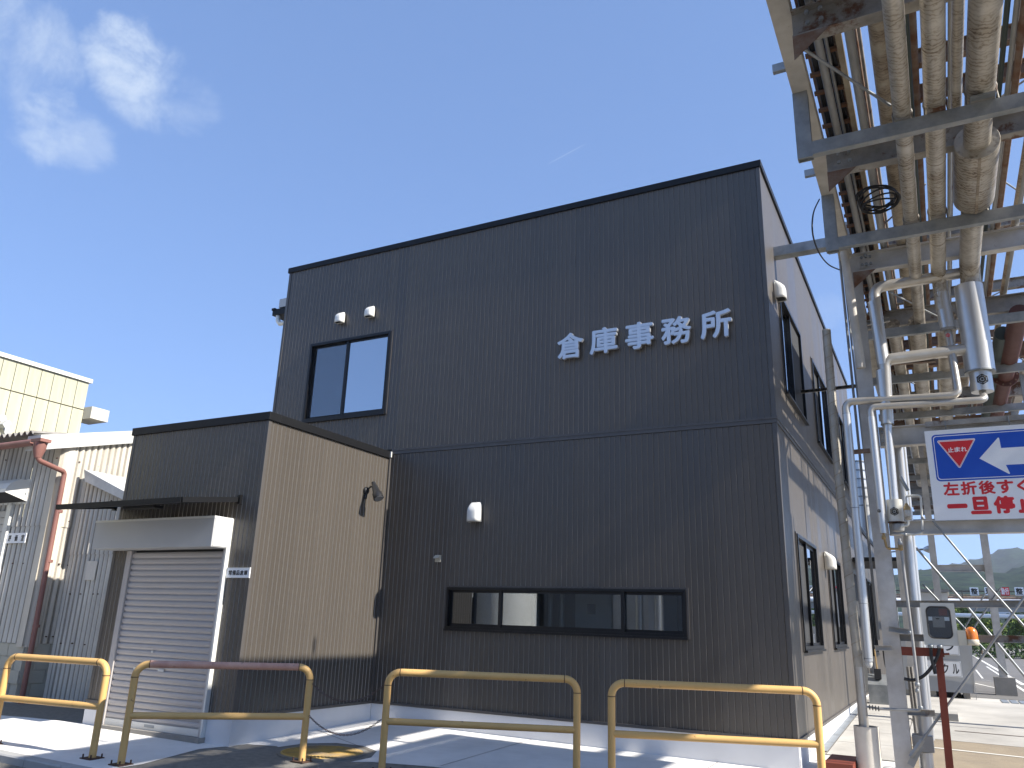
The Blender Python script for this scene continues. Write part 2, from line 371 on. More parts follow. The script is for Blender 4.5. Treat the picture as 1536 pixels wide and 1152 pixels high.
def tone(m, amt):
    t = m.node_tree; b = t.nodes['Principled BSDF']; src = b.inputs['Base Color'].links[0].from_socket
    oi = t.nodes.new('ShaderNodeObjectInfo'); mr = t.nodes.new('ShaderNodeMapRange'); mr.inputs['To Min'].default_value = 1 - amt; mr.inputs['To Max'].default_value = 1 + amt; t.links.new(oi.outputs['Random'], mr.inputs['Value'])
    hs = t.nodes.new('ShaderNodeHueSaturation'); t.links.new(mr.outputs[0], hs.inputs['Value']); t.links.new(src, hs.inputs['Color']); t.links.new(hs.outputs[0], b.inputs['Base Color'])
    rg_ = t.nodes.new('ShaderNodeMapRange'); rg_.inputs['To Min'].default_value = .30; rg_.inputs['To Max'].default_value = .46; t.links.new(oi.outputs['Random'], rg_.inputs['Value']); t.links.new(rg_.outputs[0], b.inputs['Roughness'])
tone(M['siding'], .10)
def foliage(name, c1, c2):
    m = bpy.data.materials.new(name); m.use_nodes = True; t = m.node_tree; b = t.nodes['Principled BSDF']; n = t.nodes.new; l = t.links.new
    b.inputs['Roughness'].default_value = .6; b.inputs['Specular IOR Level'].default_value = .25
    g = n('ShaderNodeNewGeometry'); mx = n('ShaderNodeMix'); mx.data_type = 'RGBA'; l(g.outputs['Random Per Island'], mx.inputs['Factor'])
    mx.inputs['A'].default_value = (*c1, 1); mx.inputs['B'].default_value = (*c2, 1); l(mx.outputs['Result'], b.inputs['Base Color'])
    return m
M['leaf'] = foliage('leaf_green', (.06, .11, .02), (.20, .26, .05))
M['leaf2'] = foliage('leaf_dark', (.03, .07, .02), (.10, .15, .04))
def glass(name, tint, gloss=1.0, base=.04):
    m = bpy.data.materials.new(name); m.use_nodes = True; t = m.node_tree; n = t.nodes.new; l = t.links.new
    for k in list(t.nodes): t.nodes.remove(k)
    o = n('ShaderNodeOutputMaterial'); tr = n('ShaderNodeBsdfTransparent'); tr.inputs[0].default_value = (*tint, 1)
    gl = n('ShaderNodeBsdfGlossy'); gl.inputs['Roughness'].default_value = .004; gl.inputs['Color'].default_value = (.95, .97, 1, 1)
    fr = n('ShaderNodeFresnel'); fr.inputs['IOR'].default_value = 1.52
    mu = n('ShaderNodeMath'); mu.operation = 'MULTIPLY_ADD'; l(fr.outputs[0], mu.inputs[0]); mu.inputs[1].default_value = gloss; mu.inputs[2].default_value = base
    nb = n('ShaderNodeTexNoise'); nb.inputs['Scale'].default_value = 1.4; bp = n('ShaderNodeBump'); bp.inputs['Strength'].default_value = .02; l(nb.outputs['Fac'], bp.inputs['Height']); l(bp.outputs[0], gl.inputs['Normal'])
    mx = n('ShaderNodeMixShader'); l(mu.outputs[0], mx.inputs[0]); l(tr.outputs[0], mx.inputs[1]); l(gl.outputs[0], mx.inputs[2]); l(mx.outputs[0], o.inputs[0])
    return m
M['coated'] = glass('coated_glass', (.75, .82, .86), 2.5, .46)
M['mesh'] = None
M['glass'] = glass('window_glass', (.75, .80, .82), 1.6, .06)

# ------------------------------------------------------------------ text
def text_mesh(ch, size_w, size_h, depth, bold=.0):
    cu = bpy.data.curves.new('t', 'FONT'); cu.body = ch; cu.extrude = .5; cu.resolution_u = 3; cu.align_x = 'CENTER'
    o = bpy.data.objects.new('t', cu); col.objects.link(o); bpy.context.view_layer.update()
    dg = bpy.context.evaluated_depsgraph_get(); me = bpy.data.meshes.new_from_object(o.evaluated_get(dg))
    bpy.data.objects.remove(o); bpy.data.curves.remove(cu)
    xs = [v.co.x for v in me.vertices]; ys = [v.co.y for v in me.vertices]
    w0, w1, h0, h1 = min(xs), max(xs), min(ys), max(ys)
    bx = bold; s1 = size_w / max(1e-6, (w1 - w0 + 2 * bx)); s2 = size_h / max(1e-6, (h1 - h0 + 2 * bx))
    # heavier strokes: the glyph laid over itself with small shifts, each copy a hair deeper than the last
    sh_ = [(0, 0)] + ([(bx * math.cos(k * math.pi / 4), bx * math.sin(k * math.pi / 4)) for k in range(8)] if bold else [])
    V = []; F = []
    for i, (dx, dy) in enumerate(sh_):
        n0 = len(V); e = 1 - .012 * i
        for v in me.vertices: V.append(((v.co.x + dx - (w0 + w1) / 2) * s1, -v.co.z * depth * e, (v.co.y + dy - (h0 + h1) / 2) * s2))
        F += [tuple(n0 + k for k in p.vertices) for p in me.polygons]
    m2 = bpy.data.meshes.new(me.name); bpy.data.meshes.remove(me); m2.from_pydata(V, [], F); m2.update(); return m2
def char(ch, c, wd, hd, depth, m, parent=None, name='character', bold=.02, rotz=0, label=None):
    me = text_mesh(ch, wd, hd, depth, bold); me.materials.clear(); me.materials.append(m)
    o = bpy.data.objects.new(name, me); col.objects.link(o)
    if parent is not None: o.parent = parent; o.location = Vector(c) - ORG[parent.name]
    else: o.location = c
    o.rotation_euler = (0, 0, rotz)
    if label: o['label'] = label
    return o

# ================================================================== GROUND
def strip_poly(name, pts, off, m, parent=None, kind='structure', dropf=None, label=None, cat=None, thick=0, group=None):
    bm = bmesh.new(); f = bm.faces.new([bm.verts.new((x, y, 0)) for x, y in pts])
    for pc, pn in (((-9, 0, 0), (1, 0, 0)), ((0, 0, 0), (1, 0, 0)), ((0, -5, 0), (0, 1, 0)), ((0, 0, 0), (0, 1, 0)), ((0, 8, 0), (0, 1, 0))):
        bmesh.ops.bisect_plane(bm, geom=bm.verts[:] + bm.edges[:] + bm.faces[:], plane_co=pc, plane_no=pn)
    for v in bm.verts: v.co.z = gz(v.co.x, v.co.y) + off
    if thick:
        r_ = bmesh.ops.extrude_face_region(bm, geom=bm.faces[:])
        for v in r_['geom']:
            if isinstance(v, bmesh.types.BMVert): v.co.z -= thick
    bmesh.ops.recalc_face_normals(bm, faces=bm.faces[:])
    if not thick:
        for f in bm.faces:
            if f.normal.z < 0: f.normal_flip()
    me = bpy.data.meshes.new(name); bm.to_mesh(me); bm.free(); me.materials.append(m)
    o = bpy.data.objects.new(name, me); col.objects.link(o); ORG[o.name] = Vector((0, 0, 0))
    if parent is not None: o.parent = parent
    elif kind: o['kind'] = kind
    tag(o, label, cat, group)
    return o
def sstep(a, b, x):
    t = cl((x - a) / (b - a), 0, 1); return t * t * (3 - 2 * t)
def build_ground():
    xs = [-1750, -400, -80, -30, -20, -14, -11, -9] + [-8.5 + .25 * i for i in range(34)] + [0, 2, 5, 8, 20, 60, 300, 1750]
    ys = [-200, -100, -60, -20, -12, -8, -6, -5, -4.7, -4.5, -4.40, -4.34, -4.2, -4, -3, -2, -1, 0, 2, 4, 8, 14, 30, 80, 300, 1200, 1740]
    xs = sorted(set(xs)); vs_ = []; fs = []
    for y in ys:
        for x in xs:
            d = .125 * (1 - sstep(-4.40, -4.34, y)) * (1 - sstep(-6.0, -5.0, x))
            vs_.append((x, y, gz(x, y) - d - .004))
    n = len(xs)
    for j in range(len(ys) - 1):
        for i in range(n - 1): fs.append((j * n + i, j * n + i + 1, (j + 1) * n + i + 1, (j + 1) * n + i))
    me = bpy.data.meshes.new('ground'); me.from_pydata(vs_, [], fs); me.materials.append(M['asphalt'])
    o = bpy.data.objects.new('ground', me); col.objects.link(o); o['kind'] = 'structure'; ORG[o.name] = Vector((0, 0, 0))
build_ground()
MH = (-4.83, -2.28)     # manhole centre
arc = [(MH[0] + .62 * math.cos(R(a)), MH[1] + .62 * math.sin(R(a))) for a in (185, 150, 115, 80, 45, 10, -20)]
apron = [(-16, -4.24), (-5.92, -4.24), (-5.86, -3.85), (-6.05, -2.95), (-5.86, -2.42), (-5.5, -2.3)] + arc + [(-4.05, -2.36), (-3.4, -2.17), (-1.6, -2.05), (.5, -1.45), (1.6, -1.4), (1.6, 0), (.95, 0), (.95, 1.25), (0, 1.25), (0, 0), (-5.914, 0), (-5.914, -2.648), (-8.58, -2.648), (-9.6, -2.75), (-12.4, -3.3), (-16, -3.6)]
strip_poly('pavement', apron, .0, M['concrete'])
# paving slabs beside the wall, each one a piece
pav = strip_poly('path', [(.0, 1.25), (.95, 1.25), (.95, 8), (0, 8)], -.002, M['conc2'])
for i in range(6):
    y0 = 1.27 + i * 1.12
    strip_poly('paving_slab', [(.125, y0), (.94, y0 - .01), (.94, y0 + 1.1), (.125, y0 + 1.1)], .012, M['slab'], parent=pav, kind=None, thick=.02)
pav2 = strip_poly('concrete_yard', [(.96, 3.45), (6.5, 3.1), (6.5, 10.7), (0.0, 10.9), (0, 8.02), (.96, 8.02)], .002, M['slab'])
strip_poly('road', [(.97, -1.3), (9, -1.6), (9, 2.95), (.97, 3.43)], .001, M['tan'])
strip_poly('road_line', [(1.0, 2.62), (5, 2.05), (5, 2.12), (1.0, 2.69)], .006, M['line'])
lot = strip_poly('parking_lot', [(-6, 11.0), (60, 10.6), (60, 95), (-6, 95)], .001, M['lot'])
def gl(px, py, z=.291): q = onZ(px, py, z); return (q.x, q.y)
def line_px(a, b, wd):
    p, q = Vector(gl(*a)), Vector(gl(*b)); d = (q - p).normalized(); s_ = Vector((-d.y, d.x)) * wd * .3
    strip_poly('parking_line', [tuple(p + s_), tuple(q + s_), tuple(q - s_), tuple(p - s_)], .006, M['line'], parent=lot, kind=None)
line_px((1457, 982), (1536, 1028), .22)
line_px((1480, 1000), (1560, 1052), .14)
line_px((1462, 1025), (1506, 1035), .12)
line_px((1472, 1020), (1486, 1021), .10)
line_px((1497, 1021), (1540, 1022), .12)
line_px((1460, 975), (1536, 978), .18)
line_px((1464, 1005), (1474, 1018), .10)
# yard kerb step and expansion joint
MB().box((1.2, 5.6, gz(1, 5.6) - .05), (1.62, 6.9, gz(1, 6.9) + .07)).build('concrete_step', M['slab'], label='low square concrete step behind the red steel post', cat='step')
j = MB(); j.quad((1.55, 4.42, gz(1, 4.42) + .007), (6.5, 4.15, gz(1, 4.15) + .007), (6.5, 4.19, gz(1, 4.19) + .007), (1.55, 4.46, gz(1, 4.46) + .007)).build('expansion_joint', M['rustiron'], parent=pav2)
# kerb blocks on the left
kb = MB()
kerbroot = tag(bpy.data.objects.new('kerb', None), kind='structure'); col.objects.link(kerbroot); ORG['kerb'] = Vector((0, 0, 0))
x = -16.0
while x < -5.95:
    x1 = min(x + .60, -5.93)
    b = MB(); z0 = gz(x, -4.3); z1 = gz(x1, -4.3)
    p = [(-4.375, -.16), (-4.375, -.012), (-4.36, .002), (-4.245, .002), (-4.245, -.16)]
    A = [(x + .005, yy, z0 + zz) for yy, zz in p]; B = [(x1 - .005, yy, z1 + zz) for yy, zz in p]
    b.quad(*A); b.quad(*B[::-1])
    for k in range(5): b.quad(A[k], B[k], B[(k + 1) % 5], A[(k + 1) % 5])
    b.build('kerb_block', M['kerb'], parent=kerbroot); x += .60
for pts in (((-5.9, -1.15), (-4.4, -1.9)), ((-3.3, 0), (-3.35, -2.1)), ((-.9, 0), (-.95, -1.9)), ((-8.0, -2.7), (-8.1, -4.2)), ((-10.6, -3.0), (-10.8, -4.2))):
    p, q = Vector(pts[0]), Vector(pts[1]); d = (q - p).normalized(); sd = Vector((-d.y, d.x)) * .004; n_ = 6; A_ = []
    strip_poly('expansion_joint', [tuple(p + sd), tuple(q + sd), tuple(q - sd), tuple(p - sd)], .003, M['rustiron'], kind='structure')
# drain channel along the wall foot
dr = empty('drain_channel', (.06, 4, gz(0, 4)), 'narrow grey drain channel running along the foot of the side wall', 'drain')
for i in range(7):
    y0 = 1.5 + i * .74; b = MB()
    b.quad((.012, y0, gz(0, y0) + .010), (.11, y0, gz(0, y0) + .010), (.11, y0 + .72, gz(0, y0 + .72) + .010), (.012, y0 + .72, gz(0, y0 + .72) + .010))
    b.build('drain_cover', M['grate'], parent=dr)
# manhole cover, yellow painted, and the far grate
mh = MB(); zc = gz(*MH)
mh.lathe((MH[0], MH[1], zc - .02), [(.46, 0), (.46, .028), (.455, .030), (0.01, .031)], 48)
mho = mh.build('manhole_cover', M['manhole'], label='round yellow painted manhole cover in the asphalt behind the chains', cat='manhole cover')
rg = MB(); rg.lathe((MH[0], MH[1], zc - .02), [(.50, 0), (.50, .024), (.465, .026), (.465, .0)], 48); rg.build('cover_ring', M['asphalt'], parent=mho)
rb = MB()
for k in range(-11, 12):
    h = math.sqrt(max(0, .44 ** 2 - (k * .037) ** 2)) * .98
    rb.box((MH[0] + k * .037 - .006, MH[1] - h, zc + .009), (MH[0] + k * .037 + .006, MH[1] + h, zc + .015))
rbo = rb.build('tread_rib', M['manhole'], parent=mho, kind='stuff')
fg = empty('floor_grate', (2.95, 10.1, .3), 'steel floor grate in the far concrete yard at the right edge', 'grate')
for k in range(9):
    MB().box((2.45 + k * .16, 9.7, .294), (2.57 + k * .16, 10.62, .305)).build('grate_bar', M['grate'], parent=fg)

# ================================================================== OFFICE BUILDING
W = 8.58; W1 = 5.914; D1 = 2.648; H = 7.754; ZB = 4.047; ZP = .33; ZA = 4.047; XA = 8.556; YE = 11.3; YX = 16.5
bld = empty('warehouse_office', (-4.3, 3.5, 0), 'two storey dark ribbed steel clad warehouse office with flat parapet', 'building')
PITCH = .077
GW = .014; GD = .011
def siding(start, u, nrm, length, z0, z1, openings=(), ribs=5, name='siding_panel'):
    """wall of interlocking ribbed panels from start along u; openings are (s0, s1, z0, z1)"""
    start = Vector(start); u = Vector(u); nrm = Vector(nrm); pw = PITCH * ribs; cache = None
    npan = int(length / pw + .999)
    for i in range(npan):
        s0 = i * pw; s1 = min(length, s0 + pw)
        if s1 - s0 < .012: break
        pr = []
        k = 0
        while s0 + k * PITCH < s1 - 1e-4:
            s = s0 + k * PITCH; gd = GD * (1.0 if k else 1.25); e = min(s + PITCH, s1)
            pr += [(s, 0), (s + .0015, -gd), (s + GW - .0015, -gd), (s + GW, 0)]
            k += 1
        pr.append((s1, 0))
        ops = [o for o in openings if o[0] < s1 and o[1] > s0]
        full = (not ops) and abs(s1 - s0 - pw) < 1e-6
        if full and cache is not None:
            c = cache[0].copy(); col.objects.link(c); c.location = cache[1] + u * s0; continue
        bb = [MB(), MB()]; zsplit = (ops[0][2] + ops[0][3]) / 2 if ops else 1e9
        for k in range(len(pr) - 1):
            (a, da), (c_, dc) = pr[k], pr[k + 1]; mid_ = (a + c_) / 2
            iv = [(z0, z1)]
            for o in ops:
                if o[0] < mid_ < o[1]:
                    nv = []
                    for (p, q) in iv:
                        if o[2] > p: nv.append((p, min(q, o[2])))
                        if o[3] < q: nv.append((max(p, o[3]), q))
                    iv = [t for t in nv if t[1] - t[0] > 1e-4]
            for (p, q) in iv:
                A = start + u * a + nrm * da; B = start + u * c_ + nrm * dc
                qd = [A + Vector((0, 0, p)), B + Vector((0, 0, p)), B + Vector((0, 0, q)), A + Vector((0, 0, q))]
                if u.cross(Vector((0, 0, 1))).dot(nrm) < 0: qd = qd[::-1]
                b = bb[0 if p < zsplit else 1]; b.quad(*qd)
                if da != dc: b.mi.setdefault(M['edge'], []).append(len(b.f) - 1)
        for b in bb:
            if b.v: o = b.build(name, M['siding'], parent=bld)
        if full: cache = (o, Vector(o.location) - u * s0)
winF = (-7.86, -6.07, 4.69, 6.15)       # upper front window
winR = (-4.73, -1.19, 1.385, 1.995)     # ribbon window
# front wall: panels start at the right corner and run left
def opF(w_): return (-.05 - w_[1], -.05 - w_[0], w_[2], w_[3])
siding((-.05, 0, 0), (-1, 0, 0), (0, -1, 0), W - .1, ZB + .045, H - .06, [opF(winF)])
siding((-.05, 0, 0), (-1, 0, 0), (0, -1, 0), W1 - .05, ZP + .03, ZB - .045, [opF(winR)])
# side wall
sw = [(.86, 2.80, 4.63, 6.17), (4.06, 6.06, 4.63, 6.17), (8.0, 9.9, 4.63, 6.17), (.88, 2.68, 1.28, 2.76), (4.0, 5.82, 1.28, 2.76)]
def opS(w_): return (w_[0] - .05, w_[1] - .05, w_[2], w_[3])
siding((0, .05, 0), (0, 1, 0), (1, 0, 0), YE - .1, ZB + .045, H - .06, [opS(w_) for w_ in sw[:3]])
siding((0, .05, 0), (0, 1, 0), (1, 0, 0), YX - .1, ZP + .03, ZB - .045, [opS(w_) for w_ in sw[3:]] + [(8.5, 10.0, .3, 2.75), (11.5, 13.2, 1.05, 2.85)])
# annex
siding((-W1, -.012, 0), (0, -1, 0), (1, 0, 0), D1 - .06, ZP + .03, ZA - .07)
shut = (-8.15, -6.34, 0, 2.30)
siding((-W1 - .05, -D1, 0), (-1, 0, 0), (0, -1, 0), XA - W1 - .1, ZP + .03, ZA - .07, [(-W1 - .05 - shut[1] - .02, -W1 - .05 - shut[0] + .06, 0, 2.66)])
# cores (set back behind the siding), with real openings for the windows
def wall_core(parts): 
    b = MB()
    for a, c in parts: b.box(a, c)
    b.build('wall', M['core'], parent=bld)
t0, t1 = .02, .14
def core_front(x0, x1, z0, z1, ops):
    b = MB(); xs = sorted({x0, x1, *[o[0] for o in ops], *[o[1] for o in ops]})
    for a, c in zip(xs[:-1], xs[1:]):
        iv = [(z0, z1)]
        for o in ops:
            if o[0] <= (a + c) / 2 <= o[1]: iv = [t for p, q in iv for t in ((p, min(q, o[2])), (max(p, o[3]), q)) if t[1] > t[0] + 1e-4]
        for p, q in iv: b.box((a, t0, p), (c, t1, q))
    b.build('wall', M['core'], parent=bld)
core_front(-W + .02, -.02, .0, H - .1, [winF, winR])
def core_side(y0, y1, z0, z1, ops):
    b = MB(); xs = sorted({y0, y1, *[o[0] for o in ops], *[o[1] for o in ops]})
    for a, c in zip(xs[:-1], xs[1:]):
        iv = [(z0, z1)]
        for o in ops:
            if o[0] <= (a + c) / 2 <= o[1]: iv = [t for p, q in iv for t in ((p, min(q, o[2])), (max(p, o[3]), q)) if t[1] > t[0] + 1e-4]
        for p, q in iv: b.box((-t1, a, p), (-t0, c, q))
    b.build('wall', M['core'], parent=bld)
core_side(.145, YE - .02, ZB, H - .1, sw[:3])
core_side(.145, YX - .02, -.1, ZB - .002, sw[3:] + [(8.55, 10.05, 0, 2.75), (11.55, 13.25, 1.05, 2.85)])
b = MB(); b.box((-W + .02, t1 + .005, 0), (-W + .14, YE - .02, H - .1)); b.box((-W + .145, YE - .14, 0), (-.145, YE - .02, H - .1)); b.box((-W + .145, YX - .14, 0), (-.145, YX - .02, ZB)); b.box((-W + .02, YE, 0), (-W + .14, YX - .02, ZB)); b.build('rear_wall', M['siding'], parent=bld)
b = MB(); b.box((-W + .03, .03, H - .22), (-.03, YE - .03, H - .12)); b.box((-W + .03, YE, ZB - .12), (-.03, YX - .03, ZB - .02)); b.box((-XA + .03, -D1 + .03, ZA - .22), (-W1 - .03, .0, ZA - .12)); b.build('roof', M['facade'], parent=bld)
b = MB(); b.box((-W + .2, .2, ZB - .2), (-.2, YE - .2, ZB - .05)); b.box((-W + .2, .2, .1), (-.2, YX - .2, .25)); b.build('floor_slab', M['roomgrey'], parent=bld)
b = MB(); b.box((-XA + .03, -D1 + .03, 0), (-W1 - .03, -D1 + .12, .0 + ZA - .1)); b.box((-W1 - .12, -D1 + .125, 0), (-W1 - .02, -.0, ZA - .1)); b.box((-XA + .02, -D1 + .125, 0), (-XA + .1, 0, ZA - .1)); 
# (the shutter stands in front of the annex core)
b.build('annex_wall', M['core'], parent=bld)
def boxes(name, m, lst, **k):
    for a_, c_ in lst: MB().box(a_, c_).build(name, m, parent=bld, **k)
# parapet caps, corner trims, mid bands, bottom flashing, plinth
c = .028
cp = MB(); cp.box((-W - c, -c, H - .10), (c, -c + .2, H)); cp.box((c - .2, -c + .2, H - .10), (c, YE + c, H)); cp.box((-W - c, -c + .2, H - .1), (-W - c + .2, YE + c, H)); cp.box((-W - c + .2, YE - .1, H - .1), (c - .2, YE + c, H)); cp.build('parapet_cap', M['trim'], parent=bld, bevel=.004)
cp = MB(); cp.box((-XA - c, -D1 - c, ZA - .11), (-W1 + c, -D1 - c + .2, ZA)); cp.box((-W1 + c - .2, -D1 - c + .2, ZA - .11), (-W1 + c, -.03, ZA)); cp.box((-XA - c, -D1 - c + .2, ZA - .11), (-XA - c + .2, -.03, ZA)); cp.build('annex_cap', M['trim'], parent=bld, bevel=.004)
MB().box((-W1 + c + .0, -.05, ZA - .095), (-W1 + c + .022, -.03, ZA - .005)).build('cap_end_clip', M['white'], parent=bld)
cp = MB(); cp.box((-W, YE, ZB - .1), (c, YX + c, ZB - .005)); cp.build('rear_cap', M['trim'], parent=bld)
b = MB(); b.box((-.05, -.006, ZB + .04), (.006, .05, H - .1)); b.build('corner_trim', M['flash'], parent=bld, bevel=.004)
b = MB(); b.box((-.05, -.006, ZP), (.006, .05, ZB - .04)); b.build('corner_trim', M['flash'], parent=bld, bevel=.004)
b = MB(); b.box((-W - .006, -.006, ZA), (-W + .05, .05, H - .1)); b.build('corner_trim', M['flash'], parent=bld, bevel=.004)
b = MB(); b.box((-W1 - .05, -D1 - .006, ZP), (-W1 + .006, -D1 + .05, ZA - .11)); b.build('corner_trim', M['flash'], parent=bld, bevel=.004)
b = MB(); b.box((-XA - .006, -D1 - .006, ZP), (-XA + .05, -D1 + .05, ZA - .11)); b.build('corner_trim', M['flash'], parent=bld, bevel=.004)
b = MB(); b.box((-W1 + .001, -.045, ZP), (-W1 + .03, -.004, ZA - .11)); b.build('inner_corner_trim', M['flash'], parent=bld, bevel=.003)
b = MB(); b.box((-W1 + .03, -.014, ZB - .04), (.014, .02, ZB - .012)); b.box((-W1 + .03, -.008, ZB - .012), (.008, .02, ZB + .012)); b.box((-W1 + .03, -.018, ZB + .012), (.018, .02, ZB + .042)); b.build('mid_band', M['flash'], parent=bld)
b = MB(); b.box((-.02, .021, ZB - .04), (.014, YX, ZB - .012)); b.box((-.02, .021, ZB - .012), (.008, YX, ZB + .012)); b.box((-.02, .021, ZB + .012), (.018, YX, ZB + .042)); b.build('mid_band', M['flash'], parent=bld)
boxes('drip_flashing', M['flash'], [((-W1 + .03, -.022, ZP), (.022, .02, ZP + .035)), ((-.02, .021, ZP), (.022, YX, ZP + .035)), ((-W1 - .02, -D1 - .022, ZP), (-W1 + .022, -.025, ZP + .035)), ((shut[1] + .03, -D1 - .022, ZP), (-W1 - .021, -D1 + .02, ZP + .035)), ((-XA - .02, -D1 - .022, ZP), (shut[0] - .06, -D1 + .02, ZP + .035))])
boxes('plinth', M['plinth'], [((-W1 + .01, -.006, -.3), (.006, .019, ZP - .001)), ((-.02, .0195, -.3), (.006, YX, ZP - .001)), ((-W1 - .02, -D1 - .006, -.3), (-W1 + .006, -.007, ZP - .001)), ((shut[1] + .03, -D1 - .006, -.3), (-W1 - .0205, -D1 + .025, ZP - .001)), ((-XA - .02, -D1 - .006, -.3), (shut[0] - .06, -D1 + .025, ZP - .001))])

# windows -------------------------------------------------------------
def bars(b, rects, y0, y1, tr):
    for (a, c_, p, q) in rects: 
        v0, v1 = tr(a, y0, p), tr(c_, y1, q); b.box(v0, v1)
def window(tr, s0, s1, z0, z1, divs, sash=None, fw=.045, blind=None, solid=(), gm='glass'):
    """tr maps (s, depth, z) to the wall; depth < 0 is proud of the wall"""
    b = MB()
    bars(b, [(s0, s1, z1 - fw, z1), (s0, s1, z0, z0 + fw), (s0, s0 + fw, z0 + fw, z1 - fw), (s1 - fw, s1, z0 + fw, z1 - fw)], -.028, .10, tr)
    fr = b.build('window', M['frame'], parent=bld)
    ORG[fr.name] = ORG[bld.name]
    b = MB(); bars(b, [(s0 - .03, s1 + .03, z1 + .001, z1 + .022), (s0 - .03, s0 - .001, z0 - .02, z1), (s1 + .001, s1 + .03, z0 - .02, z1)], -.012, .02, tr); b.build('window_trim', M['flash'], parent=fr)
    b = MB(); bars(b, [(s0 - .01, s1 + .01, z0 - .03, z0 - .001)], -.05, .02, tr); b.build('sill', M['frame'], parent=fr)
    for dv in divs:
        b = MB(); bars(b, [(dv - .024, dv + .024, z0 + fw + .001, z1 - fw - .001)], -.004, .034, tr); b.build('mullion', M['frame'], parent=fr)
    xs = [s0 + fw] + list(divs) + [s1 - fw]
    for k in range(len(xs) - 1):
        a, c_ = xs[k], xs[k + 1]; dy = .012 if k % 2 else .036
        b = MB(); f = .038
        a2 = a - (.02 if k else 0); c2 = c_ + (.02 if k < len(xs) - 2 else 0)
        bars(b, [(a2, c2, z1 - fw - f, z1 - fw), (a2, c2, z0 + fw, z0 + fw + f), (a2, a2 + f, z0 + fw + f, z1 - fw - f), (c2 - f, c2, z0 + fw + f, z1 - fw - f)], dy, dy + .022, tr)
        b.build('sash', M['frame'], parent=fr)
        if k in solid:
            b = MB(); bars(b, [(a2 + f, c2 - f, z0 + fw + f, z1 - fw - f)], dy - .004, dy + .0, tr); b.build('insect_screen', M['screen'], parent=fr)
        else:
            b = MB(); bars(b, [(a2 + f, c2 - f, z0 + fw + f, z1 - fw - f)], dy + .008, dy + .012, tr); b.build('pane', M[gm], parent=fr)
    return fr
trF = lambda s, d, z: (s, d, z)
trS = lambda s, d, z: (-d, s, z)
wf = window(trF, winF[0] + .02, winF[1] - .02, winF[2] + .02, winF[3] - .02, [-7.01], gm='coated')
sc_m = bpy.data.materials.new('fly_mesh'); sc_m.use_nodes = True; _t = sc_m.node_tree
for _n in list(_t.nodes): _t.nodes.remove(_n)
_o = _t.nodes.new('ShaderNodeOutputMaterial'); _a = _t.nodes.new('ShaderNodeBsdfTransparent'); _b = _t.nodes.new('ShaderNodeBsdfDiffuse'); _b.inputs[0].default_value = (.03, .03, .032, 1); _m = _t.nodes.new('ShaderNodeMixShader'); _m.inputs[0].default_value = .22; _t.links.new(_a.outputs[0], _m.inputs[1]); _t.links.new(_b.outputs[0], _m.inputs[2]); _t.links.new(_m.outputs[0], _o.inputs[0])
MB().box((winF[0] + .07, .004, winF[2] + .07), (-7.02, .006, winF[3] - .07)).build('fly_screen', sc_m, parent=wf)
# curtain behind the left pane, slatted blind behind the right pane
b = MB(); n = 46
xs = [-7.80 + .8 * i / n for i in range(n + 1)]
for i in range(n):
    y_a = .30 + .025 * math.sin(i * 1.35) + .01 * math.sin(i * .7); y_b = .30 + .025 * math.sin((i + 1) * 1.35) + .01 * math.sin((i + 1) * .7)
    b.quad((xs[i], y_a, 4.6), (xs[i + 1], y_b, 4.6), (xs[i + 1], y_b, 6.3), (xs[i], y_a, 6.3), sm=True)
b.build('curtain', M['curtain'], label='grey lace curtain behind the left pane of the upper window', cat='curtain')
bl = empty('window_blind', (-6.5, .2, 4.7), 'pale blue slatted blind closed behind the right pane of the upper window', 'blind')
sl = None
for k in range(58):
    z = 4.72 + k * .0245
    if sl is None:
        sl = MB().quad((-6.98, .19, z), (-6.11, .19, z), (-6.11, .205, z + .027), (-6.98, .205, z + .027)).build('blind_slat', M['blind'], parent=bl); z00 = z; l0 = sl.location.copy()
    else: place(sl, bl, l0 + Vector((0, 0, z - z00)))
wr = window(trF, winR[0] + .02, winR[1] - .02, winR[2] + .02, winR[3] - .02, [-3.84, -2.045], fw=.035)
# what stands in the room behind the ribbon window
b = MB(); b.box((-5.6, 2.9, .25), (-.3, 3.0, 3.8)); b.build('partition_wall', M['roomgrey'], parent=bld)
lk = empty('steel_locker', (-1.5, 1.0, .25), 'blue grey steel lockers standing inside behind the right pane of the long window', 'locker')
for k in range(4): MB().box((-2.0 + k * .42, .9, .25), (-1.6 + k * .42, 1.3, 2.1)).build('locker_door', mat('locker_paint', (.10, .15, .22), .5), parent=lk)
mc = empty('control_cabinet', (-2.75, .9, .25), 'grey control cabinet seen behind the middle pane of the long window', 'cabinet')
MB().box((-3.05, .8, .25), (-2.5, 1.2, 2.2)).build('cabinet_body', mat('cabinet_grey', (.42, .43, .42), .5), parent=mc)
MB().box((-2.86, .785, 1.66), (-2.74, .799, 1.80)).build('cabinet_window', M['frame'], parent=mc)
for k, (xx, cc) in enumerate(((-3.62, (.7, .7, .68)), (-3.44, (.5, .5, .5)), (-3.30, (.6, .58, .55)))):
    b = MB().tube([(xx, .7 + .1 * k, .25), (xx, .7 + .1 * k, 3.0)], .035 if k else .05, 12); o = b.build('indoor_pipe', mat('indoor_pipe_paint', cc, .35, .3), label=['white indoor pipe, leftmost behind the middle pane', 'grey indoor pipe, second behind the middle pane', 'thin pale indoor pipe beside the control cabinet'][k], cat='pipe')
for k, (y0, y1, z0, z1) in enumerate(sw):
    sol = (1,) if k == 0 else (0,)
    window(trS, y0 + .02, y1 - .02, z0 + .02, z1 - .02, [(y0 + y1) / 2], solid=(0,) if k else (1,))
window(trS, 11.57, 13.23, 1.07, 2.83, [12.4], solid=(0,))
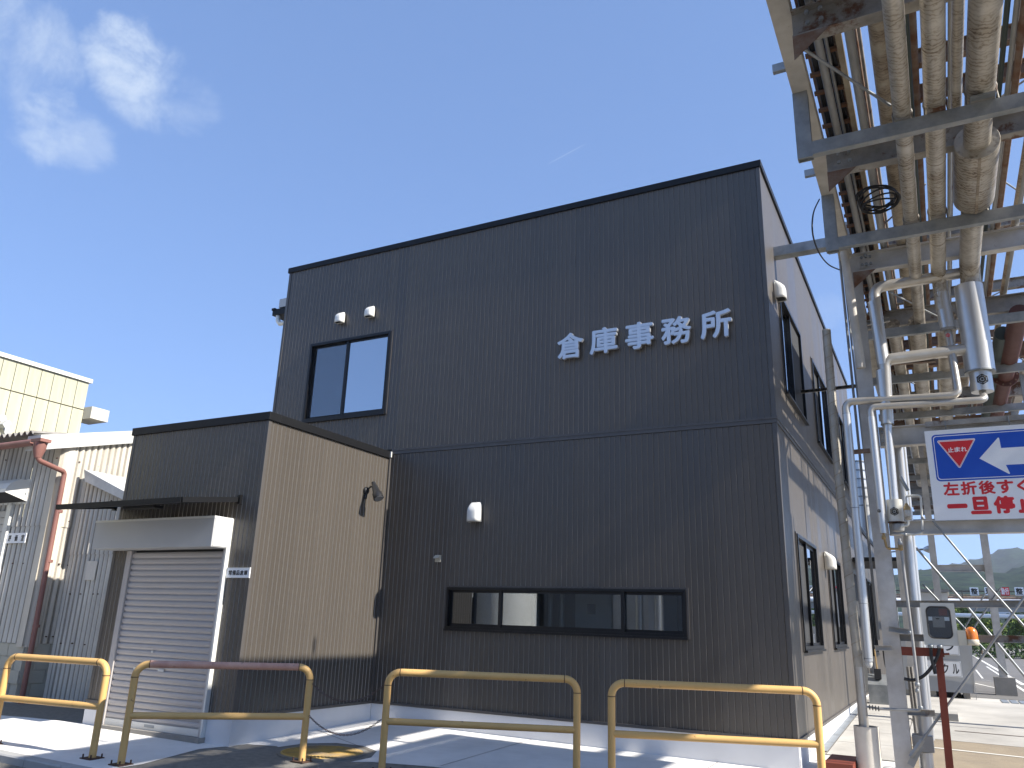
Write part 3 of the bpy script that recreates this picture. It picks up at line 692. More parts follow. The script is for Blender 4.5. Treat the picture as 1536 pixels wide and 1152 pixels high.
# side door with a small canopy
b = MB(); b.box((-.10, 8.56, .27), (-.02, 10.04, 2.74)); b.build('side_door', M['screen'], parent=bld)
b = MB(); b.box((.02, 8.3, 2.98), (.95, 10.4, 3.06)); b.build('door_canopy', M['trim'], label='flat dark canopy over the side door far along the wall', cat='canopy')

# shutter ---------------------------------------------------------------
sh = empty('roll_shutter', (-7.24, -D1, .1), 'closed grey roll up shutter of the annex with pale frame', 'shutter')
ys = -D1 - .012
zb_ = .105; zt = 2.26; ns_ = 27; sp = (zt - zb_ - .07) / ns_
first = None
for k in range(ns_):
    z = zb_ + .07 + k * sp
    if first is None:
        b = MB(); x0, x1 = shut[0] + .045, shut[1] - .045
        pr = [(0, 0), (.010, -.004), (sp * .30, -.016), (sp * .70, -.016), (sp * .88, -.006), (sp * .90, .006), (sp, .006)]
        for (a, da), (c_, dc) in zip(pr[:-1], pr[1:]): b.quad((x0, ys + da, z + a), (x1, ys + da, z + a), (x1, ys + dc, z + c_), (x0, ys + dc, z + c_))
        first = b.build('slat', M['shutter'], parent=sh); l0 = first.location.copy(); zz0 = z
    else: place(first, sh, l0 + Vector((0, 0, z - zz0)))
MB().box((shut[0] + .045, ys - .022, zb_ - .01), (shut[1] - .045, ys + .01, zb_ + .068)).build('bottom_rail', M['jamb'], parent=sh)
MB().box((shut[0] + .8, ys - .026, zb_ + .02), (shut[0] + .98, ys - .0225, zb_ + .05)).build('rail_plate', M['grate'], parent=sh)
MB().box((shut[0] - .055, -D1 - .05, .0), (shut[0] + .04, -D1 + .02, 2.28)).build('jamb', M['shutter'], parent=sh)
MB().box((shut[1] - .04, -D1 - .05, .0), (shut[1] - .002, -D1 + .02, 2.28)).build('jamb', M['shutter'], parent=sh)
MB().box((shut[1] - .0, -D1 - .062, .04), (shut[1] + .028, -D1 + .02, 2.66)).build('jamb', M['jamb'], parent=sh, label='bright pale outer frame strip')
for zz, xx in ((.78, -7.72), (.78, -7.26)):
    b = MB(); b.box((xx, ys - .022, zz), (xx + .11, ys - .017, zz + .028)); b.box((xx + .012, ys - .0235, zz + .007), (xx + .098, ys - .0225, zz + .021)); b.build('pull_handle', M['jamb'], parent=sh)
MB().box((-7.43, ys - .024, .995), (-7.40, ys - .017, 1.02)).build('lock', M['jamb'], parent=sh)
sb = MB(); sb.box((-8.62, -D1 - .30, 2.29), (-6.325, -D1 - .001, 2.665)).build('shutter_box', M['box'], parent=sh, bevel=.006)
MB().box((-8.625, -D1 - .306, 2.645), (-6.32, -D1 - .001, 2.672)).build('box_lip', M['jamb'], parent=sh)
MB().box((-6.3249, -D1 - .285, 2.305), (-6.318, -D1 - .01, 2.64)).build('box_end_plate', M['jamb'], parent=sh)
MB().box((shut[0] - .05, -D1 - .1, -.02), (shut[1] + .04, -D1 + .02, .094)).build('threshold', M['conc2'], parent=sh)
# awning
aw = empty('awning', (-7.3, -D1, 2.9), 'thin black metal awning projecting over the roll up shutter', 'awning')
b = MB(); za, zc_ = 2.93, 2.80
for (x0, x1) in ((-8.62, -6.27),):
    b.quad((x0, -D1 - .02, za), (x1, -D1 - .02, za), (x1, -3.52, zc_), (x0, -3.52, zc_)); b.quad((x0, -D1 - .02, za - .03), (x0, -3.52, zc_ - .03), (x1, -3.52, zc_ - .03), (x1, -D1 - .02, za - .03))
b.build('awning_sheet', M['trim'], parent=aw)
b = MB(); b.box((-8.63, -3.55, zc_ - .055), (-6.26, -3.518, zc_ + .012)); b.build('front_rail', M['trim'], parent=aw)
b = MB(); b.bar((-6.25, -D1 - .02, za - .02), (-6.25, -3.54, zc_ - .02), .03, .065); b.bar((-8.64, -D1 - .02, za - .02), (-8.64, -3.54, zc_ - .02), .03, .065); b.build('side_rail', M['trim'], parent=aw)
for xx in (-6.23, -8.66):
    b = MB(); b.box((xx - .025, -D1 - .05, 2.85), (xx + .025, -D1 - .007, 2.965)); b.build('bracket', M['frame'], parent=aw)
b = MB(); b.box((-7.9, -3.1, 2.79), (-7.3, -2.95, 2.825)); b.build('underside_lamp', M['lamp'], label='slim black lamp fixed under the awning', cat='lamp')
# door sign
def plate(name, c, w_, h_, label, text, chw, chh, gap=None, m=None, tm=None, frame=True, th=.012):
    o = empty(name, c, label, 'sign'); cx, cy, cz = c
    MB().box((cx - w_ / 2, cy - th, cz - h_ / 2), (cx + w_ / 2, cy, cz + h_ / 2)).build('sign_plate', m or M['signwhite'], parent=o)
    if frame:
        b = MB(); f = .006
        b.box((cx - w_ / 2, cy - th - .004, cz + h_ / 2 - f), (cx + w_ / 2, cy - th, cz + h_ / 2)); b.box((cx - w_ / 2, cy - th - .004, cz - h_ / 2), (cx + w_ / 2, cy - th, cz - h_ / 2 + f))
        b.box((cx - w_ / 2, cy - th - .004, cz - h_ / 2 + f), (cx - w_ / 2 + f, cy - th, cz + h_ / 2 - f)); b.box((cx + w_ / 2 - f, cy - th - .004, cz - h_ / 2 + f), (cx + w_ / 2, cy - th, cz + h_ / 2 - f)); b.build('sign_frame', M['jamb'], parent=o)
    n_ = len(text); g = gap or (w_ * .86 / n_)
    for i, ch in enumerate(text): char(ch, (cx + (i - (n_ - 1) / 2) * g, cy - th - .0015, cz), chw, chh, .002, tm or M['ink'], parent=o, bold=.022)
    return o
plate('door_sign', (-6.105, -D1 - .004, 1.995), .395, .125, 'small white door sign with black characters right of the shutter', '常備品倉庫', .058, .06, gap=.066)

# building name: five raised steel characters
nm = empty('building_sign', (-1.75, -.03, 5.4), 'large raised silver characters naming the warehouse office on the upper facade', 'sign')
for ch, (px0, px1, py0, py1) in zip('倉庫事務所', ((836.5, 875.5, 498, 540), (885, 927, 489, 533), (938, 981, 481.5, 525.5), (992, 1037.5, 472.5, 519), (1050.5, 1098, 462, 511))):
    cxp, cyp = (px0 + px1) / 2, (py0 + py1) / 2
    a_ = onY(px0, cyp + (cxp - px0) * .2, -.07); b_ = onY(px1, cyp - (px1 - cxp) * .2, -.07); mid_ = onY(cxp, cyp, -.07)
    char(ch, (mid_.x, -.07, mid_.z), abs(b_.x - a_.x) * .99, .395, .05, M['letter'], parent=nm, name='sign_character', bold=.027)
b = MB()
for k in range(5):
    for dz in (-.1, .1): b.tube([(-2.8 + k * .53, -.055, 5.42 + dz), (-2.8 + k * .53, .004, 5.42 + dz)], .008, 6)
b.build('standoff_pin', M['galv'], parent=nm, kind='stuff')

# hoods ------------------------------------------------------------------
def hood(c, w_, h_, d, face, label, m=None):
    """half-round vent hood on a wall; face: 'F' looks to -Y, 'S' looks to +X"""
    b = MB(); n = 14; sec = []
    for k in range(7):   # from the top (closed, curved forward) to the open bottom
        t = k / 6; zz = h_ / 2 - h_ * (1 - math.cos(t * math.pi / 2)) ** 1.0 if False else h_ / 2 - h_ * t
        dd = d * min(1, math.sin(min(1, t * 1.9 + .12) * math.pi / 2)); ww = w_ / 2 * (.80 + .20 * math.sin(min(1, t * 2.2) * math.pi / 2))
        row = []
        for j_ in range(n + 1):
            a = math.pi * j_ / n; sx = -math.cos(a); sy = math.sin(a)
            sx = math.copysign(abs(sx) ** .55, sx); sy = sy ** .55
            row.append((sx * ww, -sy * dd, zz))
        sec.append(row)
    def T(p):
        x, y, z = p
        return Vector(c) + (Vector((x, y, z)) if face == 'F' else Vector((-y, x, z)))
    for k in range(6):
        for j_ in range(n):
            b.quad(T(sec[k][j_]), T(sec[k + 1][j_]), T(sec[k + 1][j_ + 1]), T(sec[k][j_ + 1]), sm=True)
    for j_ in range(1, n): b.quad(T((0, 0, h_ / 2)), T(sec[0][j_]), T(sec[0][j_ + 1])) if j_ < n else None
    bmh = empty('vent_hood', T((0, 0, 0)), label, 'vent hood')
    o = b.build('hood_shell', m or M['white'], parent=bmh)
    bm = bmesh.new(); bm.from_mesh(o.data); bmesh.ops.remove_doubles(bm, verts=bm.verts[:], dist=.0004); bmesh.ops.recalc_face_normals(bm, faces=bm.faces[:])
    for f in bm.faces: f.smooth = True
    bm.to_mesh(o.data); bm.free()
    s_ = o.modifiers.new('solid', 'SOLIDIFY'); s_.thickness = .003
    b = MB(); p0 = T((-w_ / 2 + .004, -.008, -h_ / 2 + .004)); p1 = T((w_ / 2 - .004, 0, h_ / 2 - .03)); b.box(p0, p1); b.build('back_plate', m or M['white'], parent=bmh)
    b = MB(); b.box(T((-w_ / 2 * .9, -d * .8, -h_ / 2 + .012)), T((w_ / 2 * .9, -.014, -h_ / 2 + .016))); b.build('louvre', M['frame'], parent=bmh)
    return bmh
hood(onY(512, 477.5, -.02), .165, .20, .11, 'F', 'small white vent hood above the upper window, lower left of the pair')
hood(onY(556.5, 468.5, -.02), .165, .20, .11, 'F', 'small white vent hood above the upper window, upper right of the pair')
hood(onY(714, 768.5, -.02), .20, .285, .14, 'F', 'round topped white vent hood on the lower front wall left of centre')
hood((0.012, .58, 6.02), .19, .27, .14, 'S', 'white vent hood high on the side wall near the corner')
hood((0.012, 3.72, 2.62), .22, .27, .16, 'S', 'white vent hood between the two tall ground floor side windows')
# small tap cover on the front wall
o = empty('wall_spout', onY(658, 838, 0), 'tiny beige weather cowl on the front wall above the long window', 'cowl'); q = ORG[o.name]
MB().box(q + Vector((-.045, -.03, -.05)), q + Vector((.045, -.002, .05))).build('cowl_body', M['beige'], parent=o)
b = MB(); b.quad(q + Vector((-.045, -.09, .0)), q + Vector((.045, -.09, .0)), q + Vector((.045, -.03, .05)), q + Vector((-.045, -.03, .05))); b.quad(q + Vector((-.045, -.09, .0)), q + Vector((-.045, -.03, .05)), q + Vector((-.045, -.03, 0))); b.quad(q + Vector((.045, -.09, .0)), q + Vector((.045, -.03, 0)), q + Vector((.045, -.03, .05))); b.build('cowl_cap', M['beige'], parent=o)
# floodlight on the annex side
fl = empty('flood_light', (-W1, -.555, 3.35), 'black spotlight on a short arm on the sunlit side of the annex', 'spotlight')
b = MB(); b.lathe((-W1 + .002, -.555, 3.345), [(.055, 0), (.055, .03), (.04, .045), (0.001, .048)], 20, 'x'); b.build('base', M['lamp'], parent=fl)
b = MB(); b.tube([(-W1 + .03, -.555, 3.35), (-W1 + .10, -.56, 3.40), (-W1 + .17, -.575, 3.385)], .013, 8); b.build('arm', M['lamp'], parent=fl)
b = MB(); p = Vector((-W1 + .14, -.56, 3.46)); q = Vector((-W1 + .30, -.60, 3.20)); d = (q - p)
b.tube([p, p + d * .18, p + d * .22, p + d * .62, p + d * .66, p + d * .97], [.030, .034, .042, .055, .07, .078], 18); b.build('lamp_head', M['lamp'], parent=fl)
b = MB(); b.tube([p + d * .972, p + d * .985], [.066, .066], 18); b.build('lens', M['lens'], parent=fl)
b = MB(); b.tube([(-W1 + .02, -.555, 3.30), (-W1 + .02, -.565, 3.22)], .022, 10); b.build('sensor', M['lamp'], parent=fl)
# rear gutter peeking out past the left edge of the upper storey
yg_ = .16
ga, gb_, gc_ = onY(409, 466, yg_), onY(428, 485, yg_), onY(418, 452, yg_)
g = empty('rear_gutter', (-W - .2, yg_, gb_.z), 'black gutter end with white elbow sticking out past the left edge of the upper storey', 'gutter')
MB().box((ga.x, yg_, ga.z - .10), (-W - .01, yg_ + .5, ga.z + .02)).build('gutter_trough', M['trim'], parent=g)
MB().box((ga.x - .02, yg_ - .01, ga.z + .0), (ga.x + .06, yg_ + .51, ga.z + .045)).build('gutter_lip', M['trim'], parent=g)
MB().box((gc_.x, yg_ + .02, ga.z + .05), (-W - .01, yg_ + .3, gc_.z + .05)).build('gutter_box', M['box'], parent=g)
MB().tube([(ga.x + .10, yg_ + .06, ga.z - .10), (ga.x + .11, yg_ + .06, ga.z - .20), (ga.x + .17, yg_ + .06, ga.z - .27), (-W - .01, yg_ + .06, ga.z - .28)], .045, 10).build('gutter_elbow', M['jamb'], parent=g)

# ================================================================== YELLOW GUARD RAILS
def arcpts(p, a, b, r, n=6):
    """round the corner at p between directions towards a and b"""
    p = Vector(p); da = (Vector(a) - p).normalized(); db = (Vector(b) - p).normalized()
    ang = da.angle(db); t = r / math.tan(ang / 2); c = p + (da + db).normalized() * (r / math.sin(ang / 2))
    P = p + da * t; Q = p + db * t; out_ = []
    v0 = P - c; v1 = Q - c; th = v0.angle(v1)
    for k in range(n + 1):
        f = k / n; out_.append(c + (v0 * math.sin((1 - f) * th) + v1 * math.sin(f * th)) / math.sin(th))
    return out_
def path(pts, r, n=6):
    pts = [Vector(p) for p in pts]; o = [pts[0]]
    for k in range(1, len(pts) - 1): o += arcpts(pts[k], pts[k - 1], pts[k + 1], r, n)
    return o + [pts[-1]]
def guard_rail(A, B, top, low, label, m, base=True, r=.0375, topm=None, lab2=None):
    A = Vector((*A, gz(*A))); B = Vector((*B, gz(*B))); mid_ = (A + B) / 2
    g = empty('guard_rail', mid_, label, 'guard rail', 'yellow pipe guard rails along the apron edge')
    At = Vector((A.x, A.y, top)); Bt = Vector((B.x, B.y, top)); rr = .13
    d = (B - A).normalized(); d.z = 0; d.normalize()
    up = Vector((0, 0, 1))
    # posts with their bends, then the top rail between them
    MB().tube([A] + arcpts(At, A, Bt, rr, 8), r, 16).build('post', m, parent=g)
    MB().tube([B] + arcpts(Bt, B, At, rr, 8), r, 16).build('post', m, parent=g)
    MB().tube([At + d * (rr - .002), Bt - d * (rr - .002)], r, 16).build('top_rail', topm or m, parent=g, label=lab2)
    MB().tube([Vector((A.x, A.y, low)) + d * .02, Vector((B.x, B.y, low)) - d * .02], r * .92, 16).build('lower_rail', m, parent=g)
    for P, Pt, dd in ((A, At, d), (B, Bt, -d)):
        MB().tube([Pt + dd * (rr - .004), Pt + dd * (rr + .004)], r + .0015, 16).build('weld_ring', M['rustiron'], parent=g)
        MB().tube([Pt - up * (rr - .004), Pt - up * (rr + .004)], r + .0015, 16).build('weld_ring', M['rustiron'], parent=g)
        b = MB(); b.box((P.x - .085, P.y - .085, P.z - .002), (P.x + .085, P.y + .085, P.z + .010)); b.build('base_plate', M['rustiron'], parent=g)
        for sx, sy in ((-1, -1), (1, -1), (1, 1), (-1, 1)):
            MB().tube([(P.x + sx * .064, P.y + sy * .064, P.z + .010), (P.x + sx * .064, P.y + sy * .064, P.z + .045)], .009, 6).build('anchor_bolt', M['rustiron'], parent=g)
    return g
RA = ((-8.02, -4.13), (-6.50, -3.96)); RB = ((-6.0, -3.99), (-4.67, -2.79)); RC = ((-3.68, -2.70), (-1.84, -1.94)); RD = ((-1.43, -2.03), (.415, -1.35))
guard_rail(*RA, .952, .505, 'yellow pipe guard rail at the far left before the corrugated shed', M['yellow'])
guard_rail(*RB, .966, .46, 'yellow guard rail with faded pink top tube before the roll up shutter', M['yellow'], topm=M['pinkrail'], lab2='top tube faded to pink with rust')
guard_rail(*RC, .968, .485, 'yellow pipe guard rail right of the chains', M['yellow'])
guard_rail(*RD, .968, .495, 'yellow pipe guard rail at the right building corner', M['yellow'])
def chain(A, B, sag, label):
    A = Vector(A); B = Vector(B); b = MB(); n = 40
    P = [A.lerp(B, k / n) - Vector((0, 0, sag * 4 * (k / n) * (1 - k / n))) for k in range(n + 1)]
    for k in range(n):
        p, q = P[k], P[k + 1]; d = (q - p).normalized(); c = (p + q) / 2; s_ = d.cross(Vector((0, 0, 1))).normalized(); u = s_.cross(d)
        sd = s_ if k % 2 else u; hl = (q - p).length * .66; hw = .0085
        ring = [c + d * (math.cos(a) * hl) + sd * (math.sin(a) * hw) for a in [2 * math.pi * i / 8 for i in range(8)]]
        b.tube(ring, .0034, 4, closed=True)
    o = b.build('chain', M['chain'], label=label, cat='chain')
chain((-4.63, -2.79, .80), (-3.72, -2.72, .83), .17, 'upper rusty chain hanging between two yellow guard rails')
chain((-4.63, -2.79, .47), (-3.72, -2.72, .50), .17, 'lower dark chain hanging between two yellow guard rails')
for z in (.80, .47):
    for P in ((-4.635, -2.79, z), (-3.715, -2.715, z + .03)):
        pass

# ================================================================== CORRUGATED WAREHOUSE, left
XCN, YL = -11.2, -2.0        # the corner: the front (to the left) looks to -Y, the gable side looks to +X
cw = empty('corrugated_warehouse', (XCN, YL, 0), 'old warehouse clad in pale corrugated cement sheet with block base', 'building')
def corr(parent, p0, u, nrm, length, f0, f1, m, pitch=.13, amp=.034, sheet=.72, off0=0):
    p0 = Vector((p0[0], p0[1], 0)); u = Vector((*u, 0)); nrm = Vector((*nrm, 0)); s = 0; i = 0
    while s < length - .02:
        se = min(s + sheet, length); b = MB(); n = max(2, int((se - s) / pitch * 8)); off = off0 + .005 * (i % 2); P = []
        for k in range(n + 1):
            t = s + (se - s) * k / n
            P.append((t, p0 + u * t + nrm * (off + amp * (.5 + .5 * math.cos(2 * math.pi * t / pitch)))))
        for (a, A), (c_, C_) in zip(P[:-1], P[1:]):
            q = [A + Vector((0, 0, f0(a))), C_ + Vector((0, 0, f0(c_))), C_ + Vector((0, 0, f1(c_))), A + Vector((0, 0, f1(a)))]
            if u.cross(Vector((0, 0, 1))).dot(nrm) < 0: q = q[::-1]
            b.quad(*q, sm=True)
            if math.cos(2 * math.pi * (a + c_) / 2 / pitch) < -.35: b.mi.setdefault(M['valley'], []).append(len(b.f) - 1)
        b.build('cladding_sheet', m, parent=parent); s = se; i += 1
def pz(px, py): return onY(px, py, YL)
def px_(px, py): return onX(px, py, XCN)
zb0 = (pz(20, 965).z + px_(45, 965).z) / 2
ztop = pz(30, 670).z
zseam = px_(95, 791).z
xl = pz(58, 850).x
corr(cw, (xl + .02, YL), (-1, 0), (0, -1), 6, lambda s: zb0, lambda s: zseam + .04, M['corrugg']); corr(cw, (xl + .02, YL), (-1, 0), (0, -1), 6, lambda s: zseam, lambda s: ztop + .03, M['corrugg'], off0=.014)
K0, K1 = px_(68, 672), px_(195, 664)
rk = lambda s: K0.z + (YL + s - K0.y) * (K1.z - K0.z) / (K1.y - K0.y) + .03
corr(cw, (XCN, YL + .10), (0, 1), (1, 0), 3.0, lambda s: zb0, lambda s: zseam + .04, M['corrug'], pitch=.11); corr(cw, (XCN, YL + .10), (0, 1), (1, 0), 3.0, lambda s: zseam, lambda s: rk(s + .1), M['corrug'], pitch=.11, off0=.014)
# rounded corner sheets wrapping the corner
for z0, z1, o_ in ((zb0 - .05, zseam + .02, 0), (zseam - .01, ztop + .08, .014)):
    bb = MB(); pr = [(xl - .02, YL + .02), (xl, YL - .03), (xl + .06, YL - .05), (XCN - .14, YL - .05), (XCN - .05, YL - .03), (XCN + .015, YL + .02), (XCN + .045, YL + .08), (XCN + .05, YL + .16), (XCN + .03, YL + .2)]
    cx0, cy0 = XCN - .3, YL + .4
    pr = [(a + (a - cx0) * o_ * .4, y + (y - cy0) * o_ * .4) for a, y in pr]
    for (a, ya), (c_, yc) in zip(pr[:-1], pr[1:]): bb.quad((a, ya, z0), (c_, yc, z0), (c_, yc, z1), (a, ya, z1), sm=True)
    bb.build('corner_sheet', M['corrug'], parent=cw)
# block base, every block a piece
MB().box((-18, YL + .02, -.3), (XCN - .12, YL + .12, zb0)).build('base_wall', M['block'], parent=cw); MB().box((XCN - .12, YL + .02, -.3), (XCN - .02, YL + 3.1, zb0)).build('base_wall', M['block'], parent=cw)
blk = blk2 = None; r_ = 0; z = zb0 - .2
while z > -.25:
    x = XCN - .4 - (.2 if r_ % 2 else 0)
    while x > -14.5:
        if blk is None: blk = MB().box((x + .004, YL - .004, z + .004), (x + .394, YL + .018, z + .192)).build('block', M['block'], parent=cw); bl0 = blk.location - Vector((x, 0, z))
        else: place(blk, cw, bl0 + Vector((x, 0, z)))
        x -= .40
    y = YL + .022 + (.2 if r_ % 2 else 0)
    while y < YL + 1.2:
        if blk2 is None: blk2 = MB().box((XCN - .018, y + .004, z + .004), (XCN + .004, y + .394, z + .192)).build('block', M['block'], parent=cw); bl2 = blk2.location - Vector((0, y, z))
        else: place(blk2, cw, bl2 + Vector((0, y, z)))
        y += .40
    z -= .197; r_ += 1
# cement rake board on the gable side
XR = XCN + .12
k0, k1, j0, j1 = onX(62, 652, XR), onX(203, 646, XR), onX(68, 674, XR), onX(195, 665, XR)
def rk2(y): return k0.z + (y - k0.y) * (k1.z - k0.z) / (k1.y - k0.y)
def rk3(y): return j0.z + (y - j0.y) * (j1.z - j0.z) / (j1.y - j0.y)
b = MB(); ya, yb = k0.y, k0.y + 5
A = [Vector((XR, ya, rk3(ya))), Vector((XR, yb, rk3(yb))), Vector((XR, yb, rk2(yb))), Vector((XR, ya, rk2(ya)))]
B4 = [v + Vector((-.35, 0, 0)) for v in A]; b.quad(*A); b.quad(*B4[::-1])
for k in range(4): b.quad(A[(k + 1) % 4], A[k], B4[k], B4[(k + 1) % 4])
b.build('rake_board', M['cornice'], parent=cw)
b = MB(); x0 = -18; x1 = XCN - .05; n = 260; zt_ = ztop + .05; ye_ = k0.y - .02
fa = lambda x: .035 * math.cos(2 * math.pi * x / .16)
for k in range(n):
    a = x0 + (x1 - x0) * k / n; c_ = x0 + (x1 - x0) * (k + 1) / n
    for dz in (0, -.014): b.quad((a, ye_, zt_ + fa(a) + dz), (c_, ye_, zt_ + fa(c_) + dz), (c_, ye_ + 5, zt_ + .75 + fa(c_) + dz), (a, ye_ + 5, zt_ + .75 + fa(a) + dz), sm=True)
    b.quad((a, ye_, zt_ + fa(a) - .014), (c_, ye_, zt_ + fa(c_) - .014), (c_, ye_, zt_ + fa(c_)), (a, ye_, zt_ + fa(a)))
b.build('roof_sheet', M['roofsheet'], parent=cw)
yg = ye_ - .06
zg = onY(20, 668, yg).z
MB().tube([(-18, yg, zg - .02), (onY(50, 665, yg).x, yg, zg + .01)], .058, 14).build('gutter', M['pinkpipe'], parent=cw)
hp = onY(60, 672, yg)
dp = empty('rain_downpipe', (hp.x, yg, 0), 'reddish brown hopper and downpipe on the corner of the corrugated warehouse', 'downpipe')
b = MB(); b.box((hp.x - .14, yg - .09, hp.z + .09), (hp.x + .12, yg + .09, hp.z + .14)); b.build('hopper_rim', M['pinkpipe'], parent=dp)
MB().tube([(hp.x - .01, yg, hp.z + .09), (hp.x - .01, yg, hp.z - .03), (hp.x - .01, yg, hp.z - .16)], [.105, .095, .055], 8).build('hopper', M['pinkpipe'], parent=dp)
q1 = onY(57, 690, yg); q2 = onX(97, 708, XCN + .12); q3 = onX(40, 1030, XCN + .12)
yq = (q2.y + q3.y) / 2
MB().tube(path([(hp.x - .02, yg, hp.z - .10), (q1.x, yg, q1.z), (XCN + .12, q2.y, q2.z), (XCN + .12, yq, gz(-12, -1.8) - .02)], .07), .040, 14).build('pipe', M['pinkpipe'], parent=dp)
for zz in (3.0, 2.2, 1.2): MB().tube([(XCN + .12, yq, zz), (XCN + .12, yq, zz + .045)], .054, 14).build('pipe_clip', M['pinkpipe'], parent=dp)
# lean-to in front on the right, its sloping cement fascia
YN = px_(127, 705).y + .02
def pn(px, py, y=YN): return onY(px, py, y)
lx1 = pn(170, 900).x - .02
lt = empty('lean_to_shed', (-10.5, YN, 0), 'narrow corrugated lean-to with sloping cement fascia left of the shutter', 'shed')
t0_, t1_ = pn(129, 722), pn(186, 750)
rf = lambda x: t0_.z + (x - t0_.x) * (t1_.z - t0_.z) / (t1_.x - t0_.x)
sm_z = pn(120, 832).z; Lw = lx1 - (XCN + .02)
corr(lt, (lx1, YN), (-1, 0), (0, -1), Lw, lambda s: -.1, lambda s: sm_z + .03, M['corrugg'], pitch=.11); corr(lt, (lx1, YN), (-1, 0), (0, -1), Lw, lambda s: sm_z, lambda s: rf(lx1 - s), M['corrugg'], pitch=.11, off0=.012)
bb = MB(); pr = [(-.03, 0), (.03, -.045), (.13, -.055), (.22, -.03), (.27, .03), (.29, .10), (.29, .5)]
for (a, ya), (c_, yc) in zip(pr[:-1], pr[1:]): bb.quad((lx1 + a, YN + ya, -.2), (lx1 + c_, YN + yc, -.2), (lx1 + c_, YN + yc, rf(lx1 + c_)), (lx1 + a, YN + ya, rf(lx1 + a)), sm=True)
bb.build('corner_sheet', M['corrugg'], parent=lt)
YF2 = YN - .16
u0, u1, v0_, v1_ = pn(126, 704, YF2), pn(190, 739, YF2), pn(127, 722, YF2), pn(185, 750, YF2)
b = MB(); A = [u0, u1, v1_, v0_]; Bk = [v + Vector((0, .9, 0)) for v in A]; b.quad(A[3], A[2], A[1], A[0]); b.quad(*Bk)
for k in range(4): b.quad(A[k], A[(k + 1) % 4], Bk[(k + 1) % 4], Bk[k])
b.build('fascia', M['cornice'], parent=lt)
pc = pn(140, 856); MB().box((pc.x - .13, YN - .045, pc.z - .15), (pc.x + .12, YN - .03, pc.z + .15)).build('patch_sheet', M['corrugg'], parent=lt)
qd_ = pn(186, 706); MB().box((qd_.x - .12, YN + .6, qd_.z - .1), (qd_.x + .6, YN + .9, qd_.z + .22)).build('dark_roof_box', M['trim'], label='small black box on the roof behind the lean-to', cat='box')
b = MB()
for (px, py) in ((8, 690), (26, 690), (47, 687), (18, 845), (34, 845), (53, 845), (28, 778)):
    q = onY(px, py, YL - .045); b.tube([q, q + Vector((0, .04, 0))], .011, 6)
for (px, py) in ((87, 687), (120, 693), (148, 700), (174, 705), (104, 782), (115, 784), (90, 846), (102, 848), (70, 955), (80, 955)):
    q = onX(px, py, XCN + .045); b.tube([q, q - Vector((.04, 0, 0))], .011, 6)
b.build('fixing_screw', M['rustiron'], parent=cw, kind='stuff')
b = MB()
for (px, py) in ((150, 751), (166, 751), (140, 812), (157, 811), (104, 891), (120, 891), (139, 891), (146, 891), (90, 965), (107, 965), (126, 967)):
    q = onY(px, py, YN - .045); b.tube([q, q + Vector((0, .04, 0))], .011, 6)
b.build('fixing_screw', M['rustiron'], parent=lt, kind='stuff')
# square exhaust hood and nameplate, partial shutter at the left edge
hx, hz = pz(50, 722).x, pz(48, 722).z
eh = empty('exhaust_hood', (hx - .5, YL, hz - .2), 'boxy white exhaust hood on the corrugated wall at the left edge', 'exhaust hood')
x0, x1 = hx - 1.15, hx; zt_ = hz
sec = [(0, zt_), (-.22, zt_), (-.36, zt_ - .09), (-.42, zt_ - .19), (-.42, zt_ - .25), (0, zt_ - .36)]
b = MB(); n = len(sec)
b.quad(*[(x1, YL + y, z) for y, z in sec][::-1]); b.quad(*[(x0, YL + y, z) for y, z in sec])
for k in range(n - 2): b.quad((x0, YL + sec[k][0], sec[k][1]), (x0, YL + sec[k + 1][0], sec[k + 1][1]), (x1, YL + sec[k + 1][0], sec[k + 1][1]), (x1, YL + sec[k][0], sec[k][1]))
b.build('hood_shell', M['white'], parent=eh)
MB().quad((x0, YL - .415, zt_ - .25), (x1, YL - .415, zt_ - .25), (x1, YL - .02, zt_ - .36), (x0, YL - .02, zt_ - .36)).build('hood_opening', M['dark'], parent=eh)
MB().box((x0 - .03, YL - .045, zt_ - .39), (x1 + .03, YL - .038, zt_ + .03)).build('hood_flange', M['white'], parent=eh)
q = onY(24, 807, YL - .06)
plate('room_nameplate', (q.x, YL - .045, q.z), .52, .165, 'small white nameplate with three black characters on the corrugated wall', '評価室', .08, .105, gap=.18, frame=False)
sx = onY(7, 800, YL - .06).x
MB().box((sx - .04, YL - .09, -.1), (sx + .08, YL - .03, hz - .40)).build('door_frame', M['jamb'], parent=cw)
wsl = empty('side_shutter', (sx - 1, YL, 0), 'grey slatted shutter cut off by the left edge of the photo', 'shutter')
for k in range(26): MB().box((sx - 2.2, YL - .07, .0 + k * .118), (sx - .042, YL - .05, .0 + k * .118 + .108)).build('slat', M['corrugg'], parent=wsl)

